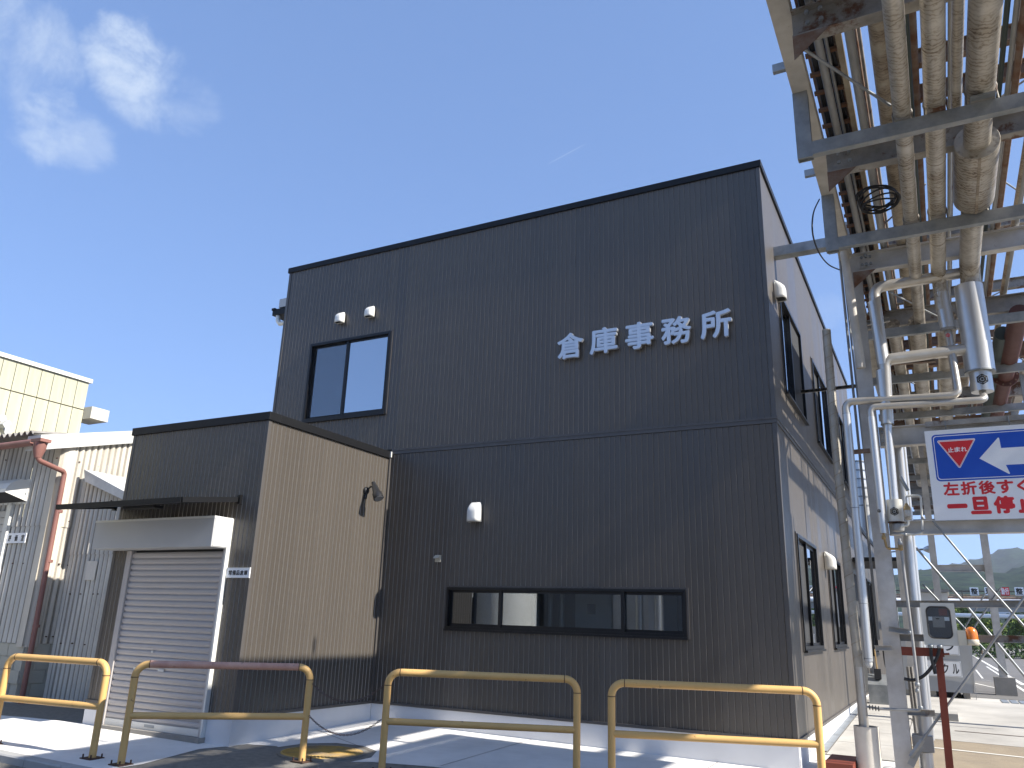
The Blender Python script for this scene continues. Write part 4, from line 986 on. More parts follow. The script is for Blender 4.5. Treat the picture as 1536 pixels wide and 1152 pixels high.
# ================================================================== CREAM BUILDING BEHIND
XC = -19.5
cb = empty('cream_building', (XC - 4, 4, 0), 'tall cream panelled building rising behind the corrugated warehouse', 'building')
a0 = onX(134, 574, XC); a1 = onX(0, 541, XC)
ztp = a0.z; y1 = a0.y; y0 = y1 - 30
pwid = (onX(134, 574, XC).y - onX(117, 570, XC).y)
zj = onX(122, 614, XC).z
MB().box((XC - 12, y0, 0), (XC - .04, y1 - .02, ztp - .05)).build('wall', M['core'], parent=cb)
MB().box((XC - 12, y0, ztp - .01), (XC + .06, y1 + .06, ztp + .10)).build('parapet_cap', M['white'], parent=cb)
pw_ = abs(pwid); k = 0; y = y1; lowp = upp = None
while y > y1 - 14:
    ya, yb = y - pw_ + .008, y - .008
    if lowp is None:
        upp = MB().box((XC - .035, ya, zj + .015), (XC, yb, ztp - .02)).build('wall_panel', M['cream'], parent=cb); lowp = MB().box((XC - .035, ya, zj - 3.2), (XC, yb, zj - .015)).build('wall_panel', M['cream'], parent=cb); ul, ll = upp.location.copy(), lowp.location.copy()
    else: place(upp, cb, ul + Vector((0, y - y1, 0))); place(lowp, cb, ll + Vector((0, y - y1, 0)))
    y -= pw_
gq = onX(131, 624, XC)
MB().box((XC - .5, y1 + .0, gq.z - .12), (XC + .35, y1 + .55, gq.z + .22)).build('gutter_box', M['corrugg'], parent=cb)
MB().bar(onX(0, 624, XC + .3), onX(13, 662, XC + .3), .18, .16).build('sloped_flashing', M['cornice'], parent=cb)
MB().bar(onX(0, 634, XC + .4), onX(4, 640, XC + .4), .5, .2).build('flashing_box', M['cornice'], parent=cb)

# ================================================================== PIPE RACK
YF, YB = -16.0, 24.0
rack = empty('pipe_rack', (1.0, .3, 0), 'weathered steel pipe rack with columns, long beams and crossbeams beside the building', 'pipe rack')
def rbuild(b, name, m=None, label=None): return b.build(name, m or M['paintgrey'], parent=rack, label=label)
BX, BW, BZ = .95, .155, 6.274
rbuild(MB().ibeam((BX, YF, BZ + .075), (BX, YB, BZ + .075), BW, .15, .014), 'long_beam', M['beam'])
rbuild(MB().ibeam((6.2, YF, BZ + .075), (6.2, .5, BZ + .075), BW, .15, .014), 'long_beam', M['beam']); rbuild(MB().ibeam((3.45, .6, BZ + .075), (3.45, YB, BZ + .075), BW, .15, .014), 'long_beam', M['beam'])
# columns
def column(x, y, z0, z1, wd=.175, m=None): return rbuild(MB().ibeam((x, y, z0), (x, y, z1), wd, wd, .012, up=(0, 1, 0)), 'column', m)
c0 = onY(1342, 1000, .30); COLX = 1.035
column(COLX, .40, gz(1, .4) - .1, 6.2)
column(6.2, .40, 0, 6.2)
column(COLX, -14.6, 0, 6.2); column(6.2, -14.6, 0, 6.2)
for yy in (5.4, 12.5): column(1.05 if yy < 12 else 1.52, yy, 0, 6.2, .15); (column(3.5, yy, 0, 6.2, .15)) if yy != 12.5 else column(2.66, yy, .5, 6.0, .16)
# crossbeams level 1
CBZ = 5.98
def cross(y, z0=CBZ, h_=.26, x0=None, x1=6.1, m=None, kind='crossbeam', w_=.12):
    x1 = min(x1, 3.4) if y > 1 else x1
    return rbuild(MB().ibeam((x0 if x0 is not None else 1.03, y, z0 + h_ / 2), (x1, y, z0 + h_ / 2), w_, h_, .012), kind, m)
for y, m in ((-13.2, 'paintgrey'), (-11, 'galvrust'), (-8.8, 'galvrust'), (-6.55, 'paintgrey'), (-4.40, 'galvrust'), (-2.26, 'galvrust'), (.33, 'paintgrey'), (2.55, 'galvrust'), (4.8, 'rusty'), (7.3, 'galvrust'), (9.7, 'rusty'), (12.5, 'paintgrey'), (15, 'galvrust'), (16.6, 'rusty'), (18, 'galvrust'), (19.6, 'paintgrey'), (21, 'galvrust'), (22.5, 'rusty'), (23.9, 'paintgrey')):
    cross(y, m=M[m])
    if -5 < y < 1:
        b = MB(); b.quad((1.03, y - .062, CBZ - .0), (1.30, y - .062, CBZ - .0), (1.03, y - .062, CBZ - .22)); b.quad((1.03, y - .056, CBZ - .22), (1.30, y - .056, CBZ), (1.03, y - .056, CBZ)); rbuild(b, 'gusset_plate', M['rusty'])
        for dz in (.08, .18):
            for dx in (.10, .2): rbuild(MB().tube([(1.05 + dx, y - .085, CBZ + dz), (1.05 + dx, y - .06, CBZ + dz)], .018, 6), 'bolt', M['galv'])
for dz in (.07, .19):
    rbuild(MB().tube([(1.20, .22, CBZ + dz), (1.20, .275, CBZ + dz)], .022, 6), 'bolt', M['galv'])
# hanger channels with their hanging legs
HZ = 5.60
for y in (-9.7, -5.6, -3.3, -1.3, 1.9, 4.3, 6.9, 9.4, 11.6, 14, 16.4, 18.8, 21.2, 23.4):
    x1 = 6.2 if y < 1 else 3.5
    rbuild(MB().chan((.87, y, HZ + .065), (x1, y, HZ + .065), .07, .13, .008, flip=-1), 'hanger_channel', M['galv'])
    if y < 1.5: rbuild(MB().chan((.935, y, HZ - .02), (.935, y, BZ - .001), .13, .075, .008, up=(0, 1, 0), flip=-1), 'hanger_leg', M['galv'])
    rbuild(MB().chan((x1 - .1, y, HZ + .13), (x1 - .1, y, BZ - .001), .13, .075, .008, up=(0, 1, 0), flip=1), 'hanger_leg', M['galv'])
for y in (-3.46, -1.5, .62): 
    rbuild(MB().box((.73, y, BZ + .20), (.88, y + .05, BZ + .28)), 'tray_bracket', M['galv'])
# tubular leg beside the column head
p, q = onY(1266, 378, .12), onY(1292, 552, .16)
rbuild(MB().tube([p, q], .052, 12), 'tube_brace', M['beam'])
# level 2 crossbeams
U = 6.55
def cross_px(px, py, z, h_, m, x0=1.75, x1=6.3, w_=.09):
    y = onZ(px, py, z).y; x1 = x1 if y < .7 else min(x1, 3.6); rbuild(MB().ibeam((x0, y, z + h_ / 2), (x1, y, z + h_ / 2), w_, h_, .01), 'upper_crossbeam', M[m]); return y
ups = [cross_px(1290, 122, U, .16, 'rusty'), cross_px(1500, 98 + 24, U, .16, 'rusty'), ]
for y in (-13, -10.5, -8.0, .9, 3.1, 5.4, 7.6, 10.2, 13.0, 16, 19): rbuild(MB().ibeam((1.45, y, U + .08), (6.3 if y < .7 else 3.6, y, U + .08), .09, .16, .01), 'upper_crossbeam', M['rusty' if int(y * 7) % 3 else 'galvrust'])
for y in (-14.6, .4, 5.4, 12.5, 20):
    for x in (1.0, 6.2): rbuild(MB().ibeam((x, y, BZ + .15), (x, y, U + .2), .12, .12, .01, up=(0, 1, 0)), 'upper_post', M['galvrust'])
for x in (6.25,): rbuild(MB().ibeam((x, YF, U + .24), (x, YB, U + .24), .1, .15, .01), 'upper_long_beam', M['galvrust'])
# lower framing at the first column row, carrying the sign
b = MB().ibeam((1.13, .40, 3.81), (6.1, .40, 3.81), .12, .24, .012); rbuild(b, 'tie_beam')
for dz in (3.75, 3.86): rbuild(MB().tube([(1.17, .30, dz), (1.17, .345, dz)], .02, 6), 'bolt', M['galv'])
rbuild(MB().ibeam((1.13, .40, 2.715), (6.1, .40, 2.715), .12, .16, .012), 'tie_beam')
rbuild(MB().chan((1.12, .34, 1.855), (5.2, .34, 1.93), .05, .075, .006), 'tie_rail', M['galvrust'])
rbuild(MB().chan((1.12, .34, 1.49), (5.2, .34, 1.575), .05, .075, .006), 'tie_rail', M['galvrust'])
def rod(pts, r=.011, m='galv', ty=True):
    rbuild(MB().tube(pts, r, 8), 'brace_rod', M[m])
rod([onY(1399, 781, .28), onY(1470, 865, .28), onY(1560, 966, .28)], .012)
rod([onY(1560, 862, .22), onY(1470, 990, .22), onY(1378, 1118, .22)], .013)
rbuild(MB().tube([onY(1384, 1110, .22), onY(1366, 1135, .22)], .028, 6), 'turnbuckle', M['galv'])
rbuild(MB().bar(onY(1380, 1118, .24), onY(1366, 1148, .24), .012, .07), 'brace_lug', M['galv'])
rod([onY(1366, 812, 5.0), onY(1445, 903, 5.0), onY(1560, 1042, 5.0)], .02)
rod([onY(1384, 876, 12.4), onY(1445, 940, 12.4), onY(1512, 1012, 12.4)], .022)
rod([onY(1502, 880, 12.4), onY(1440, 973, 12.4), onY(1390, 1052, 12.4)], .02)
rod([onY(1478, 890, 12.4), onY(1445, 945, 12.4)], .018)
rod([onY(1350, 715, .25), onY(1362, 736, .25)], .02, 'galv')
rbuild(MB().ibeam((1.5, 12.5, 3.14), (2.6, 12.5, 3.14), .1, .16, .01), 'tie_beam')
# diagonal rods under the deck
for (a, c_) in (((1207, 72), (1335, 158)), ((1418, 305), (1462, 262)), ((1340, 440), (1405, 475)), ((1492, 262), (1545, 300)), ((1338, 160), (1300, 600))):
    pass
def zrod(a, c_, z, r=.011): rbuild(MB().tube([onZ(*a, z), onZ(*c_, z)], r, 8), 'brace_rod', M['galv'])
zrod((1206, 74), (1335, 158), 5.93, .013); zrod((1334, 438), (1545, 545), 5.96); zrod((1330, 560), (1378, 578), 5.96); zrod((1440, 213), (1426, 225), 6.9); zrod((1376, 290), (1388, 276), 6.9)
zrod((1316, 345), (1352, 313), 6.6); zrod((1502, 145), (1545, 115), 6.9); zrod((1491, 262), (1545, 298), 6.9); zrod((1368, 505), (1400, 485), 6.9); zrod((1476, 450), (1512, 432), 6.9); zrod((1480, 505), (1510, 512), 6.5)
# concrete footing of the far column
MB().box((2.46, 12.3, .25), (2.88, 12.7, .68)).build('column_footing', M['conc2'], label='weathered concrete footing block under the far rack column', cat='footing')
qc = onY(1508.5, 1040, 13.4); MB().lathe((qc.x, 13.4, .29), [(.15, 0), (.15, .03), (.09, .04), (.03, .62), (.026, .65)], 16).build('traffic_cone', M['cone'], label='faded red traffic cone beside the far column footing', cat='traffic cone')

# ---- pipes running along the rack --------------------------------------
def seams(o, pts_list, r, m=None):
    for (p, d) in pts_list:
        p = Vector(p); d = Vector(d).normalized()
        MB().tube([p - d * .006, p + d * .006], r + .002, 18).build('jacket_ring', m or M['jacketd'], parent=o)
def long_pipe(px, py, z, r, m, label, y0=YF, y1=YB, gap=1.3, off=0, seamm=None, cat='pipe', name='long_pipe', dx=0, n=18):
    q = onZ(px, py, z)
    o = empty(name, (q.x, .0, z), label, cat)
    MB().tube([(q.x, y0, z), (q.x + dx, y1, z)], r, n).build('pipe_jacket', m, parent=o)
    y = max(y0, -9.2) + off
    while y < min(y1, 9) and gap: seams(o, [((q.x, y, z), (0, 1, 0))], r, seamm); y += gap
    return o, q.x
p1, x1_ = long_pipe(1354, 180, 5.81, .071, M['jacket'], 'beige jacketed pipe, thinnest of the three resting on the hanger channels', gap=2.1)
x2_ = onZ(1404, 240, 5.84).x
x3_ = onZ(1463, 250, 5.88).x
def elbowed(name, pts, r, bend, m, label, rings=(), cat='pipe', n=18, segs=10):
    o = empty(name, pts[0], label, cat)
    MB().tube(path(pts, bend, segs), r, n).build('pipe_jacket', m, parent=o)
    return o
# P2: runs along, drops thick then thin, then turns to the left and down again
ye = .42
p2 = empty('elbow_pipe', (x2_, ye, 5.84), 'beige jacketed pipe in the middle that bends down and left across the column', 'pipe')
MB().tube(path([(x2_, YF, 5.84), (x2_, ye, 5.84), (x2_, ye, 5.35)], .17, 8), .084, 20).build('pipe_jacket', M['jacket'], parent=p2)
zt2 = onY(1420, 497, ye).z
MB().tube([(x2_, ye, 5.58), (x2_ + .02, ye, zt2)], .084, 22).build('drop_jacket', M['jacketclean'], parent=p2)
MB().tube([(x2_ + .02, ye, zt2 - .004), (x2_ + .02, ye, zt2 + .03)], .089, 22).build('jacket_ring', M['galvrust'], parent=p2)
a_ = onY(1421, 500, ye); b_ = onY(1438, 593, .2); c_ = onY(1268, 603, .12); d_ = onY(1303, 992, .12)
MB().tube(path([(x2_ + .02, ye, zt2 + .01), (b_.x, .2, b_.z), (c_.x, .12, c_.z), (d_.x, .12, d_.z)], .085, 8), [.045] * 2 + [.045] * 100 if False else .045, 16).build('small_jacket', M['jacketh'], parent=p2)
MB().tube([(c_.x, .12, c_.z - .14), (d_.x, .12, d_.z)], .0475, 18).build('drop_jacket', M['jacketclean'], parent=p2)
zs = onY(1290, 905, .12).z
for zz in (c_.z - .15, onY(1284, 762, .12).z, zs, d_.z + .03): MB().tube([(c_.x + (d_.x - c_.x) * (c_.z - zz) / (c_.z - d_.z), .12, zz - .004), (c_.x + (d_.x - c_.x) * (c_.z - zz) / (c_.z - d_.z), .12, zz + .004)], .0495, 18).build('jacket_ring', M['galv'], parent=p2)
MB().lathe((d_.x, .12, d_.z - .07), [(.02, 0), (.034, .02), (.040, .045), (.036, .07)], 14).build('loose_insulation', M['cornice'], parent=p2, label='ragged insulation at the cut lower end')
for y in (-7.6, -5.5, -4.1, -2.4, -.6): seams(p2, [((x2_, y, 5.84), (0, 1, 0))], .084)
# P3: the large one with the fat sleeve
p3 = empty('large_pipe', (x3_, ye, 5.88), 'widest beige jacketed pipe with a fat sleeve that drops down beside the sign', 'pipe')
MB().tube(path([(x3_, YF, 5.88), (x3_, ye, 5.88), (x3_ - .02, ye, 5.3)], .22, 8), .112, 24).build('pipe_jacket', M['jacket'], parent=p3)
ya, yb = onZ(1463, 212, 5.88).y, onZ(1460, 296, 5.88).y
MB().lathe((x3_, ya, 5.88), [(.11, -.001), (.183, 0), (.188, .01), (.188, (yb - ya)), (.18, (yb - ya) + .02), (.11, (yb - ya) + .03)], 28, 'y').build('fat_sleeve', M['jacket'], parent=p3)
MB().box((x3_ - .012, ya, 5.687), (x3_ + .012, yb, 5.695)).build('sleeve_seam', M['jacketd'], parent=p3)
seams(p3, [((x3_, ya + (yb - ya) * .6, 5.88), (0, 1, 0))], .188)
for y in (-7.9, -5.2, -4.05, -2.95, -.35): seams(p3, [((x3_, y, 5.88), (0, 1, 0))], .110)
yfl = onZ(1465, 160, 5.76).y
MB().box((x3_ - .09, -3.42, 5.735), (x3_ + .09, -3.05, 5.75)).build('pipe_shoe', M['galv'], parent=p3)
MB().box((x3_ - .09, -1.42, 5.735), (x3_ + .09, -1.1, 5.75)).build('pipe_shoe', M['rusty'], parent=p3)
s1, s2, s3, s4 = onY(1452, 428, ye), onY(1465, 517, ye), onY(1470, 558, ye), onY(1474, 588, ye)
MB().tube([(s1.x, ye, 5.62), (s2.x, ye, s2.z)], .155, 28).build('drop_jacket', M['jacketclean'], parent=p3)
MB().tube([(s2.x, ye, s2.z + .004), (s3.x, ye, s3.z)], .160, 28).build('drop_jacket', M['jacketclean'], parent=p3)
MB().tube([(s3.x, ye, s3.z + .004), (s3.x, ye, s3.z - .012)], .166, 28).build('jacket_ring', M['galv'], parent=p3)
MB().tube([(s3.x, ye, s3.z), (s4.x, ye, s4.z)], .118, 24).build('drop_jacket', M['jacketclean'], parent=p3)
# printed round mark on the thin end
def mark(c, r, m, nrm=(0, -1, 0)):
    b = MB(); c = Vector(c)
    hexa = [c + Vector((math.cos(R(a)) * r, 0, math.sin(R(a)) * r)) for a in range(30, 390, 60)]
    b.tube(hexa, r * .09, 4, closed=True)
    b.tube([c + Vector((math.cos(R(a)) * r * .55, 0, math.sin(R(a)) * r * .55)) for a in range(0, 360, 30)], r * .13, 4, closed=True)
    b.lathe(c, [(.001, -.002), (r * .22, -.001), (r * .22, .002), (.001, .003)], 10, 'y')
    for a in range(30, 390, 60): b.tube([c + Vector((math.cos(R(a)) * r * .55, 0, math.sin(R(a)) * r * .55)), c + Vector((math.cos(R(a)) * r, 0, math.sin(R(a)) * r))], r * .07, 4)
    return b
mark((s3.x + .005, ye - .121, (s3.z + s4.z) / 2 + .0), .06, None).build('round_mark', M['ink'], parent=p3)
e_ = onY(1472, 600, .25); f_ = onY(1305, 611, .10); g_ = onY(1325, 800, .10)
MB().tube(path([(s4.x, ye, s4.z), (s4.x, .25, e_.z), (f_.x, .10, f_.z), (g_.x, .10, g_.z)], .07, 8), .040, 16).build('small_jacket', M['jacketh'], parent=p3)
MB().tube([(f_.x, .10, f_.z - .12), (g_.x, .10, g_.z)], .0425, 16).build('drop_jacket', M['jacketclean'], parent=p3)
mq = onY(1319, 767, .10); mark((mq.x, .056, mq.z), .02, None).build('round_mark', M['ink'], parent=p3)
mq = onY(1422, 504, .35); mark((mq.x, mq.y - .03, mq.z), .025, None).build('round_mark', M['signred'], parent=p2)
# brass elbow under the second drop
b = MB(); h_ = onY(1328, 823, .10); i_ = onY(1352, 828, .10)
b.tube(path([(g_.x, .10, g_.z), (g_.x + .02, .10, h_.z), (i_.x, .10, h_.z - .005)], .04, 6), .014, 10); b.lathe((g_.x, .10, g_.z - .07), [(.018, 0), (.024, .01), (.024, .035), (.016, .05)], 8); b.build('brass_elbow', M['brass'], parent=p3)
# P0 dirty pipe resting on the crossbeams, P4 lettered pipe, small ones
long_pipe(1334, 180, 6.34, .080, M['jacketd'], 'dirty brown lagged pipe beside the thinnest jacketed pipe', gap=1.7, off=.5)
long_pipe(1434, 190, 6.31, .045, M['jacket'], 'pale streaked pipe lying above and between the two wider pipes', y1=-1.9, gap=0)
long_pipe(1275, 50, 6.29, .026, M['galvrust'], 'dark stained narrow conduit between the tray and the dirty pipe', y1=-4.45, gap=0)
long_pipe(1297, 190, 6.30, .038, M['pvcgrey'], 'wider grey stained conduit with rust patches', y0=-4.7, gap=0)
long_pipe(1505, 70, 6.30, .022, M['greenpipe'], 'dark pipe right of the widest jacketed pipe', gap=0)
long_pipe(1516, 90, 6.30, .022, M['pvcgrey'], 'thin grey pipe near the right edge of the rack', gap=0)
long_pipe(1524, 117, 6.29, .030, M['rusty'], 'rust streaked pipe near the right edge of the rack', gap=0)
long_pipe(1524, 340, 6.29, .028, M['pvcgrey'], 'grey pipe, rightmost upper pipe seen through the crossbeams', gap=0)
long_pipe(1543, 200, 6.31, .035, M['jacketd'], 'tan lagged pipe at the very right edge', gap=0)
long_pipe(1379, 330, 6.30, .02, M['greenpipe'], 'thin dark green pipe seen in the gap above the middle pipe', gap=0)
rp, xr_ = long_pipe(1510, 554, 5.83, .125, M['redpipe'], 'faded dark red pipe with a bolted flange behind the sign', y0=2.2, gap=0)
yfl = onZ(1512, 563, 5.83).y
MB().lathe((xr_, yfl, 5.83), [(.13, -.03), (.20, -.03), (.20, .03), (.13, .03)], 24, 'y').build('flange', M['redpipe'], parent=rp)
for k in range(10): MB().tube([(xr_ + .17 * math.cos(k * .628), yfl - .05, 5.83 + .17 * math.sin(k * .628)), (xr_ + .17 * math.cos(k * .628), yfl + .05, 5.83 + .17 * math.sin(k * .628))], .014, 6).build('flange_bolt', M['rusty'], parent=rp)
long_pipe(1493, 560, 5.9, .11, M['greenpipe'], 'dark green pipe running beside the dark red one', y0=3.2, gap=0)
for k, (px, py, r) in enumerate(((1385, 600, .10), (1420, 600, .12), (1352, 560, .09))):
    long_pipe(px, py, 5.82, r, M['jacket'], ['beige pipe continuing beyond the column, left of the far bunch', 'thicker beige pipe continuing beyond the column, right of the far bunch', 'slim brown pipe deep under the rack beyond the column'][k], y0=2.0, y1=16, gap=1.6)

for k, (x, z, r, m) in enumerate(((2.95, 5.84, .10, 'jacket'), (3.35, 5.86, .13, 'jacketd'), (3.80, 5.84, .11, 'jacket'), (4.15, 5.90, .17, 'jacket'), (4.62, 5.84, .12, 'jacketd'), (4.95, 5.82, .09, 'pvcgrey'), (5.35, 5.86, .14, 'jacket'), (5.75, 5.84, .12, 'jacketd'), (3.6, 6.36, .10, 'jacket'), (4.4, 6.38, .13, 'jacketd'), (5.1, 6.36, .11, 'jacket'), (5.6, 6.36, .10, 'jacket'))):
    o = empty('long_pipe', (x, 0, z), 'jacketed pipe beyond the large sleeved pipe, %s to its right, %s level' % (['first', 'second', 'third', 'fourth', 'fifth', 'sixth', 'seventh', 'eighth', 'first', 'second', 'third', 'fourth'][k], 'lower' if k < 8 else 'upper'), 'pipe', 'jacketed pipes on the far side of the rack')
    MB().tube([(x, YF, z), (x, -2.9 if x < 3.3 else -.45, z)], r, 14).build('pipe_jacket', M[m], parent=o)
for x, r, m, lb in ((1.775, .075, 'jacketd', 'unseen upper lagged pipe added for shade right above the thinnest jacketed pipe'), (2.105, .085, 'jacketd', 'unseen upper lagged pipe added for shade right above the middle jacketed pipe'), (2.515, .125, 'jacketd', 'unseen upper lagged pipe added for shade right above the widest jacketed pipe')):
    o = empty('long_pipe', (x, 0, 6.9), lb, 'pipe'); MB().tube([(x, YF, 6.9), (x, YB, 6.9)], r, 14).build('pipe_jacket', M[m], parent=o)  # out of sight, added to cast shade on the annex wall foot
# pipe clamps where the three jacketed pipes sit on the channels, and small service lines between them
for (xc, zc_, r_) in ((x1_, 5.81, .071), (x2_, 5.84, .084), (x3_, 5.88, .112)):
    for y in (-5.6, -3.3, -1.3):
        ring = [(xc + (r_ + .006) * math.cos(R(a)), y, zc_ + (r_ + .006) * math.sin(R(a))) for a in range(-20, 201, 20)]
        rbuild(MB().tube([(xc + r_ + .006, y, HZ + .12)] + ring[::1] + [(xc - r_ - .006, y, HZ + .12)], .007, 6), 'pipe_clamp', M['galvrust'])
        rbuild(MB().box((xc - r_ * .8, y - .06, HZ + .131), (xc + r_ * .8, y + .06, zc_ - r_ + .004)), 'pipe_shoe', M['galvrust'])
for k, (px, py, z, r_, m) in enumerate(((1268, 40, 6.72, .018, 'rusty'), (1288, 60, 6.85, .030, 'galvrust'), (1312, 250, 6.55, .022, 'rusty'), (1428, 40, 6.75, .03, 'galvrust'), (1424, 300, 6.5, .022, 'pvcgrey'), (1392, 470, 6.5, .04, 'rusty'), (1344, 480, 6.6, .05, 'jacketd'), (1364, 500, 6.7, .035, 'galvrust'), (1500, 300, 6.9, .03, 'jacketd'))):
    long_pipe(px, py, z, r_, M[m], ['thin rusty line on the upper tier above the narrow conduit', 'stained grey line on the upper tier left of the dirty lagged pipe', 'thin rusty line in the gap left of the dirty lagged pipe', 'stained line on the upper tier over the pale streaked pipe', 'thin grey line in the gap right of the middle jacketed pipe', 'rusty line crossing behind the elbow pipe header', 'dirty lagged line deep above the header pipes', 'stained line deep above the header pipes', 'tan line on the upper tier right of the fat sleeve'][k], gap=0, name='service_line', cat='pipe', n=10)
# cable tray between the long beam and the tan rail
tr_ = empty('cable_tray', (1.2, 0, 6.5), 'open cable tray filled with black cables along the rack edge', 'cable tray')
xa = onZ(1222, 40, 6.50).x; xb = onZ(1249, 35, 6.42).x; xb2 = onZ(1259, 35, 6.42).x
MB().bar(((xb + xb2) / 2, YF, 6.44), ((xb + xb2) / 2, YB, 6.44), xb2 - xb, .10).build('side_rail', M['tanrail'], parent=tr_)
rg0 = MB().box((BX + .08, -5, 6.47), (xb, -4.96, 6.50)).build('rung', M['rung'], parent=tr_); l0 = rg0.location.copy()
for k in range(-28, 70):
    if k: place(rg0, tr_, l0 + Vector((0, k * .29, 0)))
rnd = random.Random(3)
for k in range(9):
    x = BX + .13 + k * (xb - BX - .15) / 9; r = rnd.uniform(.012, .02)
    MB().tube([(x + rnd.uniform(-.01, .01), YF + j_ * 2.5, 6.505 + r + rnd.uniform(0, .012)) for j_ in range(17)], r, 6).build('cable', M['cable'], parent=tr_)
xg1 = onZ(1225, 52, 6.35).x; xg2 = onZ(1237, 52, 6.40).x
long_pipe(1225, 52, 6.35, .036, M['pvcgrey'], 'grey conduit hanging under the cable tray, nearer the beam', gap=0, y0=YF, y1=YB, name='conduit', cat='conduit')
long_pipe(1237, 52, 6.42, .016, M['pvcgrey'], 'thin grey conduit hanging under the cable tray', gap=0, name='conduit', cat='conduit')
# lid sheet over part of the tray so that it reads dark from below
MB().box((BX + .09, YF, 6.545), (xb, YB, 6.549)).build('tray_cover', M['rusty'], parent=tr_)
# coil of cable and loose loop
b = MB(); c_ = onZ(1318, 305, 6.1)
for k in range(6):
    rr = .16 + .012 * k; b.tube([c_ + Vector((math.cos(a) * rr, math.sin(a) * rr * 1.15, .015 * k + .05 * math.sin(a + k))) for a in [2 * math.pi * i / 24 for i in range(24)]], .010, 6, closed=True)
b.build('cable_coil', M['cable'], label='black coil of spare cable hung under the rack', cat='cable coil')
def wire(pts, r, label, m='cable', name='loose_cable'):
    P = []
    for k in range(len(pts) - 1):
        a = pts[max(0, k - 1)]; b_ = pts[k]; c_ = pts[k + 1]; d = pts[min(len(pts) - 1, k + 2)]
        for t in [i / 6 for i in range(6)]:
            P.append(.5 * ((2 * b_) + (c_ - a) * t + (2 * a - 5 * b_ + 4 * c_ - d) * t * t + (3 * b_ - a - 3 * c_ + d) * t ** 3))
    P.append(pts[-1]); MB().tube(P, r, 6).build(name, M[m], label=label, cat='cable')
wire([onX(1229, 299, .85), onX(1220, 320, .85), onX(1219, 350, .85), onX(1228, 378, .85), onX(1243, 397, .85), onX(1260, 405, .85)], .008, 'thin black cable looping out beside the beam near the wall beam')
# cable duct from the building wall to the rack
wd = empty('wall_duct', (.02, .82, 6.6), 'galvanised duct reaching from the side wall across to the rack', 'duct')
MB().chan((.0, .82, 6.70), (.86, .82, 6.70), .16, .14, .006, flip=-1).build('duct_channel', M['galv'], parent=wd)
for k in range(5): MB().tube([(.01, .77 + k * .025, 6.66), (.86, .77 + k * .025, 6.66 + .01 * (k % 2))], .012, 6).build('duct_cable', M['tanrail'], parent=wd)
# perforated arm and ladder conduit running down the column
pa, pb = onX(1200, 588, .02), onY(1306, 577, .5)
arm = empty('strut_arm', pa, 'rusty slotted strut reaching from the side wall to the column', 'strut')
pa = Vector((.01, onX(1200, 588, .01).y, onX(1200, 588, .01).z)); tgt = onY(1304, 577, .46)
MB().chan(pa, tgt, .04, .045, .004).build('strut_channel', M['galvrust'], parent=arm)
for k in range(12):
    q = pa.lerp(tgt, (k + .5) / 12); MB().box(q + Vector((-.02, -.025, -.006)), q + Vector((.02, -.021, .006))).build('slot', M['dark'], parent=arm)
for k, (u0, u1, r) in enumerate((((1259, 382), (1318, 960), .016), ((1264, 395), (1321, 900), .012))):
    a, b_ = onY(*u0, .52), onY(*u1, .52); MB().tube([a, b_], r, 8).build('riser_conduit', M['pvcgrey'], label=['grey riser conduit behind the left edge of the column', 'thinner riser conduit close behind the column'][k], cat='conduit')

# ================================================================== EQUIPMENT AT THE COLUMN
# V3: vertical insulated pipe with header, canister and valve
YV = .18
v = empty('riser_pipe', onY(1340, 700, YV), 'silver jacketed riser right of the column ending in a canister valve', 'pipe')
T_ = [onY(1309, 440, YV), onY(1326, 550, YV), onY(1331, 636, YV), onY(1337, 720, YV), onY(1341, 750, YV), onY(1344, 783, YV)]
hA, hB = onY(1310, 432, YV), onZ(1450, 405, 5.4)
hB = onY(1450, 408, YV + .25)
MB().tube(path([hB, hA, T_[1]], .13, 8), .068, 18).build('header_jacket', M['jacketh'], parent=v)
MB().tube([T_[0] + Vector((0, 0, -.12)), T_[1] + Vector((0, 0, .02))], .071, 20).build('riser_jacket', M['jacketclean'], parent=v)
hC = onY(1448, 524, YV + .2)
MB().tube(path([hC, onY(1326, 540, YV), T_[2]], .11, 8), .070, 18).build('header_jacket', M['jacketh'], parent=v)
MB().tube([onY(1323, 556, YV), T_[2]], .070, 20).build('riser_jacket', M['jacketclean'], parent=v)
MB().tube([T_[2], T_[2] - Vector((0, 0, .01))], .074, 20).build('jacket_ring', M['galv'], parent=v)
MB().tube([T_[2], T_[4]], .0475, 18).build('riser_jacket', M['jacketclean'], parent=v)
MB().tube([T_[4], T_[5]], .085, 26).build('canister', M['meter'], parent=v)
MB().tube([T_[5], T_[5] - Vector((0, 0, .008))], .088, 26).build('jacket_ring', M['rustiron'], parent=v)
mq = onY(1341.5, 767, YV - .09); mark((mq.x, YV - .088, mq.z), .045, None).build('round_mark', M['ink'], parent=v)
q = onY(1347, 790, YV); MB().lathe((q.x, YV, q.z - .05), [(.03, -.01), (.06, .0), (.068, .04), (.06, .08), (.04, .09)], 18).build('valve_body', M['pvcgrey'], parent=v)
for zz in ((1336, 467), (1326, 480)):
    pass
rbuild(MB().chan(onY(1300, 485, .30), onY(1334, 479, .30), .05, .06, .006), 'pipe_bracket', M['galvrust'])
rbuild(MB().chan(onY(1334, 545, .34), onY(1404, 540, .34), .05, .05, .006), 'pipe_bracket', M['rusty'])
rbuild(MB().bar(onY(1280, 678, .2), onY(1305, 676, .2), .04, .05), 'pipe_bracket', M['rusty'])
rbuild(MB().chan(onY(1333, 943, .25), onY(1364, 948, .25), .05, .06, .006), 'pipe_bracket', M['pvcgrey'])
